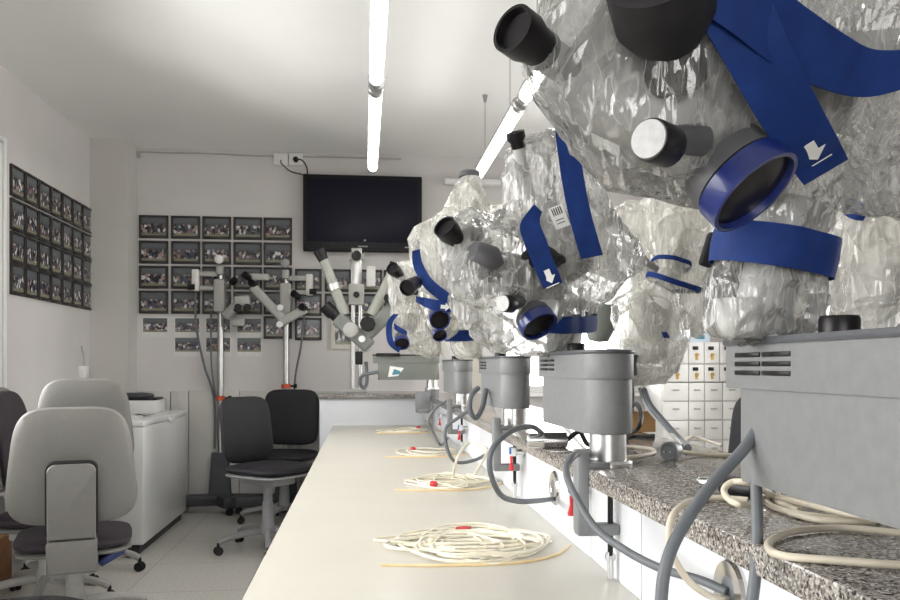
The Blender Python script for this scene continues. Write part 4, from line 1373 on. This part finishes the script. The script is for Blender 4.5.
def office_chair(label, loc, rz, style, seat_h=.46, top=.97, a0=.3, group=None):
    root = thing('office_chair', label, 'chair', loc, rz, group)
    if style == 'shell':
        cm, fm_ = 'chair_maroon', 'shell_grey'
        bw, tw, bh = .535, .42, .50
    else:
        cm, fm_ = 'chair_dark', 'chair_frame'
        bw, tw, bh = .43, .42, .42
    zc_ = top - bh / 2
    M = Matrix.Translation((0, -.20, zc_)) @ Matrix.Rotation(math.radians(8), 4, 'X')
    if style == 'shell':
        MB().pad(bw, tw, bh, .075, M, curve=.45, n=4.4).build('back_shell', fm_, root)
        M2 = Matrix.Translation((0, -.155, zc_)) @ Matrix.Rotation(math.radians(8), 4, 'X')
        MB().pad(bw * .93, tw * .93, bh * .93, .07, M2, curve=.45, n=3.6).build('backrest', cm, root)
        # spine bracket over a dark groove
        Mb = Matrix.Translation((0, -.20, 0)) @ Matrix.Rotation(math.radians(4), 4, 'X')
        def arch(w, zt, zb, rc):
            pts = [(-w / 2, zb)]
            for k in range(7):
                a = PI - PI / 2 * k / 6; pts.append((-w / 2 + rc + rc * math.cos(a), zt - rc + rc * math.sin(a)))
            for k in range(7):
                a = PI / 2 - PI / 2 * k / 6; pts.append((w / 2 - rc + rc * math.cos(a), zt - rc + rc * math.sin(a)))
            pts.append((w / 2, zb)); return list(reversed(pts))
        Rx = Matrix.Rotation(PI / 2, 4, 'X')
        tz = top - .225
        MB().prism(arch(.194, tz + .007, tz - .29, .034), .0, .048, bev=.003, M=Mb @ Rx).build('groove', 'black_rubber', root)
        br_ = MB().prism(arch(.18, tz, tz - .305, .03), .0, .064, bev=.008, seg=3, M=Mb @ Rx)
        br_.build('back_bracket', fm_, root)
        MB().prism(arch(.19, tz - .312, tz - .45, .02), -.02, .060, bev=.012, seg=3, M=Mb @ Rx).build('bracket_foot', fm_, root)
    else:
        MB().pad(bw, tw, bh, .075, M, curve=.35, n=5).build('backrest', cm, root)
        MB().box((0, -.225, (zc_ - .05 + seat_h) / 2), (.07, .03, zc_ - seat_h + .10), rot=Matrix.Rotation(math.radians(6), 3, 'X'), bev=.008).build('back_bracket', fm_, root)
        MB().cyl((-.16, -.12, seat_h - .075), (-.30, -.10, seat_h - .085), .012).cyl((-.26, -.105, seat_h - .083), (-.32, -.098, seat_h - .087), .022, bev=.004).build('lever', fm_, root)
    Ms = Matrix.Translation((0, .03, seat_h - .04)) @ Matrix.Rotation(PI / 2, 4, 'X')
    MB().pad(.48, .46, .47, .075, Ms, n=4.5).build('seat', cm, root)
    MB().pad(.47, .45, .46, .04, Matrix.Translation((0, .03, seat_h - .075)) @ Matrix.Rotation(PI / 2, 4, 'X'), n=5).build('seat_pan', fm_, root)
    mech = MB().box((0, 0, seat_h - .115), (.20, .28, .05), bev=.01); mech.box((0, -.15, seat_h - .10), (.09, .18, .03), bev=.008)
    mech.build('mechanism', 'chair_frame' if style != 'shell' else 'stand_paint', root)
    MB().cyl((0, 0, .22), (0, 0, seat_h - .10), .028).lathe([(.05, .10), (.05, .13), (.038, .16), (.034, .30)], (0, 0, 0)).build('column', fm_ if style != 'shell' else 'stand_paint', root)
    for k in range(5):
        caster_leg(root, a0 + k * 2 * PI / 5, .31, fm_ if style != 'shell' else 'stand_paint')
    return root


cA = P(75, 500, 3.42)
nearA = office_chair('nearest office chair with a large grey plastic back shell', (cA.x - .03, cA.y + .08, 0), math.radians(17), 'shell', .44, .985, .35, 'office chairs')
MB().box((.15, -.10, .335), (.11, .12, .03), rot=Matrix.Rotation(-.5, 3, 'Y'), bev=.008).build('under_pad', 'blue_pad', nearA)
cB = P(84, 450, 4.62)
office_chair('grey-backed office chair standing behind the nearest one, before the freezer', (cB.x + .055, cB.y - .11, 0), math.radians(14), 'shell', .50, 1.085, .8, 'office chairs')
office_chair('grey-shelled office chair at the left edge, dark cushion turned to the room', (-1.545, 4.10, 0), math.radians(-84), 'shell', .46, 1.05, .1, 'office chairs')
cE = P(268, 500, 5.02)
office_chair('dark office chair with grey base beside the bench, turned towards it', (cE.x, cE.y, 0), math.radians(-128), 'dark', .55, .955, math.radians(205 + 128 - 360), 'office chairs')
cF = V((-.58, 6.07, 0))
office_chair('dark office chair between the floor stands and the far counter', (cF.x, cF.y - .12, 0), math.radians(170), 'dark', .54, .975, -2.339, 'office chairs')
cG = P(742, 450, 3.4)
office_chair('dark office chair on the far side of the ledge before the white drawers', (cG.x, cG.y, 0), math.radians(115), 'dark', .55, 1.03, .2, 'office chairs')
# stool seat in front of the nearest chair
cD = PZ(44, 590, .43)
st = thing('round_stool', 'dark padded stool at the lower left corner, in front of the nearest chair', 'stool', (cD.x, cD.y - .2, 0))
MB().pad(.40, .40, .40, .06, Matrix.Translation((0, 0, .40)) @ Matrix.Rotation(PI / 2, 4, 'X'), n=2.2).build('seat', 'chair_dark', st)
MB().cyl((0, 0, .1), (0, 0, .38), .028).build('column', 'stand_paint', st)
for k in range(5): caster_leg(st, .4 + k * 2 * PI / 5, .26, 'stand_paint')
# bits behind the nearest chair
bx_ = thing('brown_crate', 'low brown wooden crate on the floor behind the nearest chair', 'crate', (-1.94, 4.3, 0))
MB().box((0, 0, .13), (.16, .36, .26), bev=.006).build('crate_body', 'brown_wood', bx_)
MB().box((0, 0, .265), (.17, .37, .012), bev=.003).build('crate_lid', 'cardboard', bx_)
# ------------------------------------------------------------------ freezer and things on it
fx1, fy0, fy1, fh = -1.335, 5.04, 6.22, .815
fx0_ = -2.0
fz = thing('chest_freezer', 'white chest freezer against the left wall below the pillar', 'freezer', ((fx0_ + fx1) / 2, (fy0 + fy1) / 2, 0))
MB().box((0, 0, .42), (fx1 - fx0_, fy1 - fy0, .72), bev=.008).build('cabinet', 'freezer_white', fz)
MB().box((0, 0, .03), (fx1 - fx0_ - .06, fy1 - fy0 - .06, .06)).build('plinth', 'freezer_plinth', fz)
MB().box((0, 0, fh - .0175), (fx1 - fx0_ + .012, fy1 - fy0 + .012, .035), bev=.008, seg=3).build('lid', 'freezer_white', fz)
MB().box((.02, -.1, fh + .004), (.40, .5, .014), bev=.005).build('lid_recess', 'white_trim', fz)
MB().box(((fx1 - fx0_) / 2 + .012, .1, fh - .03), (.016, .16, .03), bev=.004).build('handle', 'white_trim', fz)
for yy in (-.45, .45): MB().box((.28, yy, .004), (.05, .05, .09)).build('foot', 'freezer_plinth', fz) if False else None
c = PZ(141, 409, fh)
dv = thing('white_device', 'white box with a black tray on top, on the far end of the freezer', 'device', (-1.625, 6.02, fh))
MB().box((0, 0, .045), (.31, .26, .09), bev=.01).build('casing', 'freezer_white', dv)
MB().box((0, 0, .098), (.29, .24, .02), bev=.008).build('tray', 'black_plastic', dv)
MB().pad(.28, .20, .22, .05, Matrix.Translation((-.03, 0, .118)) @ Matrix.Rotation(PI / 2, 4, 'X'), n=3).build('cover', 'base_dark', dv)
c = P(139, 415, 5.22)
ds_ = thing('white_dish', 'white round dish lying on the freezer lid', 'dish', (-1.44, 5.5, fh + .011))
MB().lathe([(.045, 0), (.075, .012), (.078, .014), (.07, .012), (.04, .004), (0, .003)], (0, 0, 0), (0, 0, 1), 36).build('bowl', 'white_plastic', ds_)


# ------------------------------------------------------------------ floor stands with bare microscopes
def stand_head(root, o, flip):
    """carriage, side arm, counterweight and small binocular head, in world metres about o (top of the pole)"""
    s = flip
    MB().box(o + V((0, -.02, -.30)), (.085, .10, .26), bev=.015).build('carriage', 'stand_paint', root, world=True)
    MB().box(o + V((0, -.02, -.10)), (.055, .07, .07), bev=.01).build('top_block', 'stand_paint', root, world=True)
    MB().lathe([(.028, 0), (.034, .006), (.034, .03), (.028, .034)], o + V((0, -.05, -.02)), (0, -1, 0), 26).build('pulley', 'head_white' if s < 0 else 'chair_frame', root, world=True)
    ar = MB().box(o + V((s * .10, -.02, -.13)), (.16, .035, .04), bev=.006); ar.box(o + V((s * .10, -.02, -.24)), (.14, .03, .035), bev=.006)
    ar.build('side_arm', 'stand_paint', root, world=True)
    MB().box(o + V((s * .185, -.02, -.18)), (.055, .06, .17), bev=.01).build('arm_bracket', 'head_white', root, world=True)
    MB().cyl(o + V((s * .185, -.05, -.235)), o + V((s * .24, -.05, -.235)), .022, bev=.003).build('bracket_knob', 'black_plastic', root, world=True)


for (px, topy, ringy, flip, lab, kind) in ((220.5, 258, 398, -1, 'grey floor stand with small microscope, the one nearer the freezer', 0), (286, 262, 386, 1, 'grey floor stand with folded V arm, the one nearer the far counter', 1)):
    ds = 6.30
    tp = P(px, topy, ds)
    root = thing('floor_stand', lab, 'microscope stand', (tp.x, tp.y, 0), 0, 'floor stands by the back wall')
    MB().cyl((0, 0, .45), (0, 0, tp.z - .08), .024).build('pole', 'steel_pole', root)
    zr = P(px, ringy, ds).z
    MB().lathe([(.026, 0), (.036, .003), (.036, .035), (.026, .038)], (0, 0, zr - .02), (0, 0, 1), 26).build('height_collar', 'red_ring', root)
    MB().cyl((.034, 0, zr), (.075, 0, zr), .008).cyl((.06, 0, zr), (.085, 0, zr), .018, bev=.003).build('collar_knob', 'black_plastic', root)
    ft = MB().prism([(-.11, -.08), (.11, -.08), (.11, .08), (-.11, .08)], .10, .14, bev=.01)
    tw_ = [(-.085, -.06), (.085, -.06), (.085, .06), (-.085, .06)]
    A = [ft.bm.verts.new((x, y, .12)) for x, y in tw_]; Bv = [ft.bm.verts.new((x * .72, y * .8, .47)) for x, y in tw_]
    for k in range(4): ft.bm.faces.new((A[k], A[(k + 1) % 4], Bv[(k + 1) % 4], Bv[k]))
    ft.bm.faces.new(list(reversed(A))); ft.bm.faces.new(Bv)
    ft.build('column_base', 'base_dark', root)
    for an in (-.15, PI + .15, -PI / 2 + .5, PI / 2 - .6):
        dx, dy = math.cos(an), math.sin(an)
        ln = .40 if abs(dy) < .5 else .22
        R = Matrix.Rotation(an, 3, 'Z')
        lg = MB().box((dx * ln / 2, dy * ln / 2, .10), (ln, .10, .085), rot=R, bev=.012)
        l_ = lg.build('leg', 'base_dark', root)
        MB().cyl((dx * ln * .9 - .01 * dy, dy * ln * .9, .028), (dx * ln * .9 + .01 * dy, dy * ln * .9 + .02, .028), .028, bev=.003).cyl((dx * ln * .9, dy * ln * .9, .03), (dx * ln * .9, dy * ln * .9, .07), .012).build('caster', 'black_rubber', l_)
    stand_head(root, tp, flip)
    if kind == 0:
        o = tp
        rbox(root, 'scope_body', o + V((.12, -.10, -.40)), (.5, -.1, .5), (.07, .07, .20), 'stand_paint', .015)
        rbox(root, 'scope_head', o + V((.19, -.14, -.35)), (1, 0, .1), (.08, .08, .12), 'stand_paint', .015)
        for dx in (.15, .22):
            MB().cyl(o + V((dx, -.17, -.42)), o + V((dx + .02, -.22, -.40)), .022, .028).build('eyepiece', 'black_plastic', root, world=True)
        MB().box(o + V((.15, -.08, -.51)), (.10, .06, .06), bev=.012).build('scope_foot', 'stand_paint', root, world=True)
        MB().lathe([(.026, 0), (.026, .05), (.02, .055)], o + V((.09, -.06, -.20)), (.6, -.3, .4), 20).build('lamp_knob', 'black_plastic', root, world=True)
        MB().tube([o + V((-.19, -.02, -.28)), o + V((-.18, -.02, -.55)), o + V((-.12, -.02, -.85)), V((tp.x - .05, tp.y, zr)), V((tp.x - .045, tp.y, .5))], .009, smooth=8).build('cable', 'cable_grey', root, world=True)
        MB().tube([o + V((-.07, -.02, -.42)), o + V((-.065, -.02, -.85)), V((tp.x - .03, tp.y - .02, zr))], .007, smooth=6).build('inner_cable', 'cable_grey', root, world=True)
    else:
        o = tp
        rbox(root, 'left_arm', o + V((-.13, -.10, -.33)), (-.6, 0, .65), (.07, .07, .34), 'stand_paint', .015)
        rbox(root, 'right_arm', o + V((.06, -.10, -.43)), (.75, 0, .42), (.06, .07, .24), 'stand_paint', .015)
        MB().box(o + V((-.20, -.08, -.13)), (.16, .05, .05), bev=.01).build('upper_arm', 'stand_paint', root, world=True)
        for dx, dz in ((.0, -.37), (-.005, -.50)):
            MB().lathe([(.024, 0), (.024, .02), (0, .022)], o + V((dx - .03, -.14, dz)), (0, -1, 0), 22).build('joint_cap', 'white_plastic', root, world=True)
        for dx, dz in ((-.27, -.14), (-.22, -.20), (.16, -.38), (.10, -.28)):
            MB().cyl(o + V((dx, -.10, dz)), o + V((dx - .03, -.15, dz + .02)), .024, .028).build('eyepiece', 'black_plastic', root, world=True)
        MB().tube([o + V((.15, -.03, -.36)), o + V((.12, -.02, -.65)), V((tp.x + .07, tp.y, zr + .05)), V((tp.x + .05, tp.y, .6))], .008, smooth=8).build('cable', 'cable_grey', root, world=True)
# short stand on the far counter
ds = 6.15
tp = P(356.5, 264, ds)
root = thing('counter_stand', 'chrome stand with sliding carriage on the far granite counter', 'microscope stand', (tp.x, tp.y, GZ))
for dx in (-.028, .028): MB().cyl((dx, 0, 0), (dx, 0, .78), .017).build('rod', 'steel_pole', root)
MB().box((0, 0, .92), (.085, .05, .38), bev=.008).build('slide', 'steel_pole', root)
MB().box((0, -.02, .75), (.12, .08, .16), bev=.012).build('carriage', 'stand_paint', root)
MB().box((0, 0, 1.04), (.12, .06, .06), bev=.01).build('top_block', 'stand_paint', root)
MB().lathe([(.03, 0), (.036, .006), (.036, .03), (.03, .035)], (0, -.03, 1.045), (0, -1, 0), 24).build('top_knob', 'black_plastic', root)
MB().lathe([(.02, 0), (.024, .004), (.024, .02)], (0, -.06, .745), (0, -1, 0), 20).build('carriage_knob', 'black_plastic', root)
MB().box((0, 0, .015), (.16, .12, .03), bev=.006).build('foot', 'stand_paint', root)
MB().box((.11, -.02, .89), (.07, .07, .16), bev=.012).build('counterweight', 'head_white', root)

# ------------------------------------------------------------------ white drawer cabinets at the back right
CY = 6.02
def cabinet(name, label, pxl, rows, mat='drawer_white', zlow=None):
    x0 = PY(pxl[0], 400, CY).x; x1 = PY(pxl[-1], 400, CY).x
    zs = [PY(700, y, CY).z for y in rows]
    root = thing(name, label, 'drawer cabinet', ((x0 + x1) / 2, CY + .2, zs[-1] if zlow is None else zlow), 0, None)
    zb = zs[-1] if zlow is None else zlow
    MB().box(((x0 + x1) / 2, CY + .2, (zs[0] + zb) / 2), (x1 - x0, .38, zs[0] - zb), bev=.004).build('carcass', mat, root, world=True)
    xs = [PY(p, 400, CY).x for p in pxl]
    for z1, z0 in zip(zs, zs[1:]):
        for a, b_ in zip(xs, xs[1:]):
            d_ = MB().box(((a + b_) / 2, CY - .003, (z0 + z1) / 2), (b_ - a - .007, .026, z1 - z0 - .007), bev=.003).build('drawer', mat, root, world=True)
            yield root, d_, (a + b_) / 2, (z0 + z1) / 2, z1 - z0


for root, d_, x, z, hh in cabinet('index_cabinet', 'upper white cabinet of small labelled drawers with gold pulls', [665, 688, 703.5, 719, 735], [342, 364, 382]):
    h_ = MB().box((x - .01, CY - .019, z + hh * .22), (.045, .006, .028), bev=.002).build('label_holder', 'black_plastic', root, world=True); h_.parent = d_
    h_ = MB().cyl((x, CY - .016, z - hh * .08), (x, CY - .034, z - hh * .08), .013, bev=.002).box((x, CY - .017, z - hh * .2), (.02, .004, .04)).build('pull', 'gold', root, world=True); h_.parent = d_
for root, d_, x, z, hh in cabinet('drawer_cabinet', 'lower white cabinet of plain drawers under the labelled ones', [662, 688, 704, 722, 740], [382.4, 401, 420, 440, 460, 480], zlow=0.0):
    h_ = MB().box((x, CY - .022, z + hh * .1), (.05, .014, .012), bev=.003).build('pull', 'stand_paint', root, world=True); h_.parent = d_
c = PY(698, 341.5, CY)
bx_ = thing('blue_carton', 'flat pale blue carton on top of the labelled drawers', 'box', (c.x, CY + .15, PY(700, 342, CY).z))
MB().box((0, 0, .035), (.24, .2, .07), bev=.003).build('carton', 'label_blue', bx_)
MB().box((.04, -.1005, .04), (.07, .002, .03)).build('label', 'sticker_teal', bx_)

# ------------------------------------------------------------------ light
wd = bpy.data.worlds.new('world'); S.world = wd; wd.use_nodes = True
t = wd.node_tree; t.nodes.clear()
out = t.nodes.new('ShaderNodeOutputWorld')
bgn = t.nodes.new('ShaderNodeBackground')
tcw = t.nodes.new('ShaderNodeTexCoord'); sx = t.nodes.new('ShaderNodeSeparateXYZ')
rw = t.nodes.new('ShaderNodeValToRGB')
rw.color_ramp.elements[0].position = .45; rw.color_ramp.elements[0].color = (.42, .42, .41, 1)
rw.color_ramp.elements[1].position = .6; rw.color_ramp.elements[1].color = (1, .985, .97, 1)
mr = t.nodes.new('ShaderNodeMapRange'); mr.inputs[1].default_value = -1; mr.inputs[2].default_value = 1
t.links.new(tcw.outputs['Generated'], sx.inputs[0]); t.links.new(sx.outputs[2], mr.inputs[0]); t.links.new(mr.outputs[0], rw.inputs[0])
t.links.new(rw.outputs[0], bgn.inputs[0]); bgn.inputs[1].default_value = 8.0
t.links.new(bgn.outputs[0], out.inputs[0])


def portal(axis, at, h, sgn):
    ld = bpy.data.lights.new('daylight_portal', 'AREA'); ld.shape = 'RECTANGLE'
    o = bpy.data.objects.new('daylight_portal', ld); COL.objects.link(o)
    ld.cycles.is_portal = True
    a, z = (h[0] + h[1]) / 2, (h[2] + h[3]) / 2
    ld.size, ld.size_y = h[1] - h[0], h[3] - h[2]
    if axis == 'x':
        o.location = (at + sgn * .11, a, z)
        o.rotation_euler = (PI / 2, 0, PI / 2 if sgn > 0 else -PI / 2)
    else:
        o.location = (a, at + sgn * .11, z)
        o.rotation_euler = (PI / 2, 0, PI if sgn > 0 else 0) if False else ((-PI / 2, 0, 0) if sgn > 0 else (PI / 2, 0, 0))
    return o


for h in WINS_L: portal('x', XL, h, -1)
portal('y', YB, WIN_B, 1)
for h in WINS_F: portal('y', YF, h, -1)
for h in WINS_R: portal('x', XR, h, 1)

S.view_settings.view_transform = 'Standard'
S.view_settings.look = 'None'
S.view_settings.gamma = 1
S.view_settings.use_curve_mapping = False
S.view_settings.exposure = 0.56
S.cycles.transparent_max_bounces = 32
S.cycles.max_bounces = 10
S.cycles.use_denoising = True
S.cycles.caustics_reflective = False
S.cycles.caustics_refractive = False
S.cycles.sample_clamp_indirect = 6
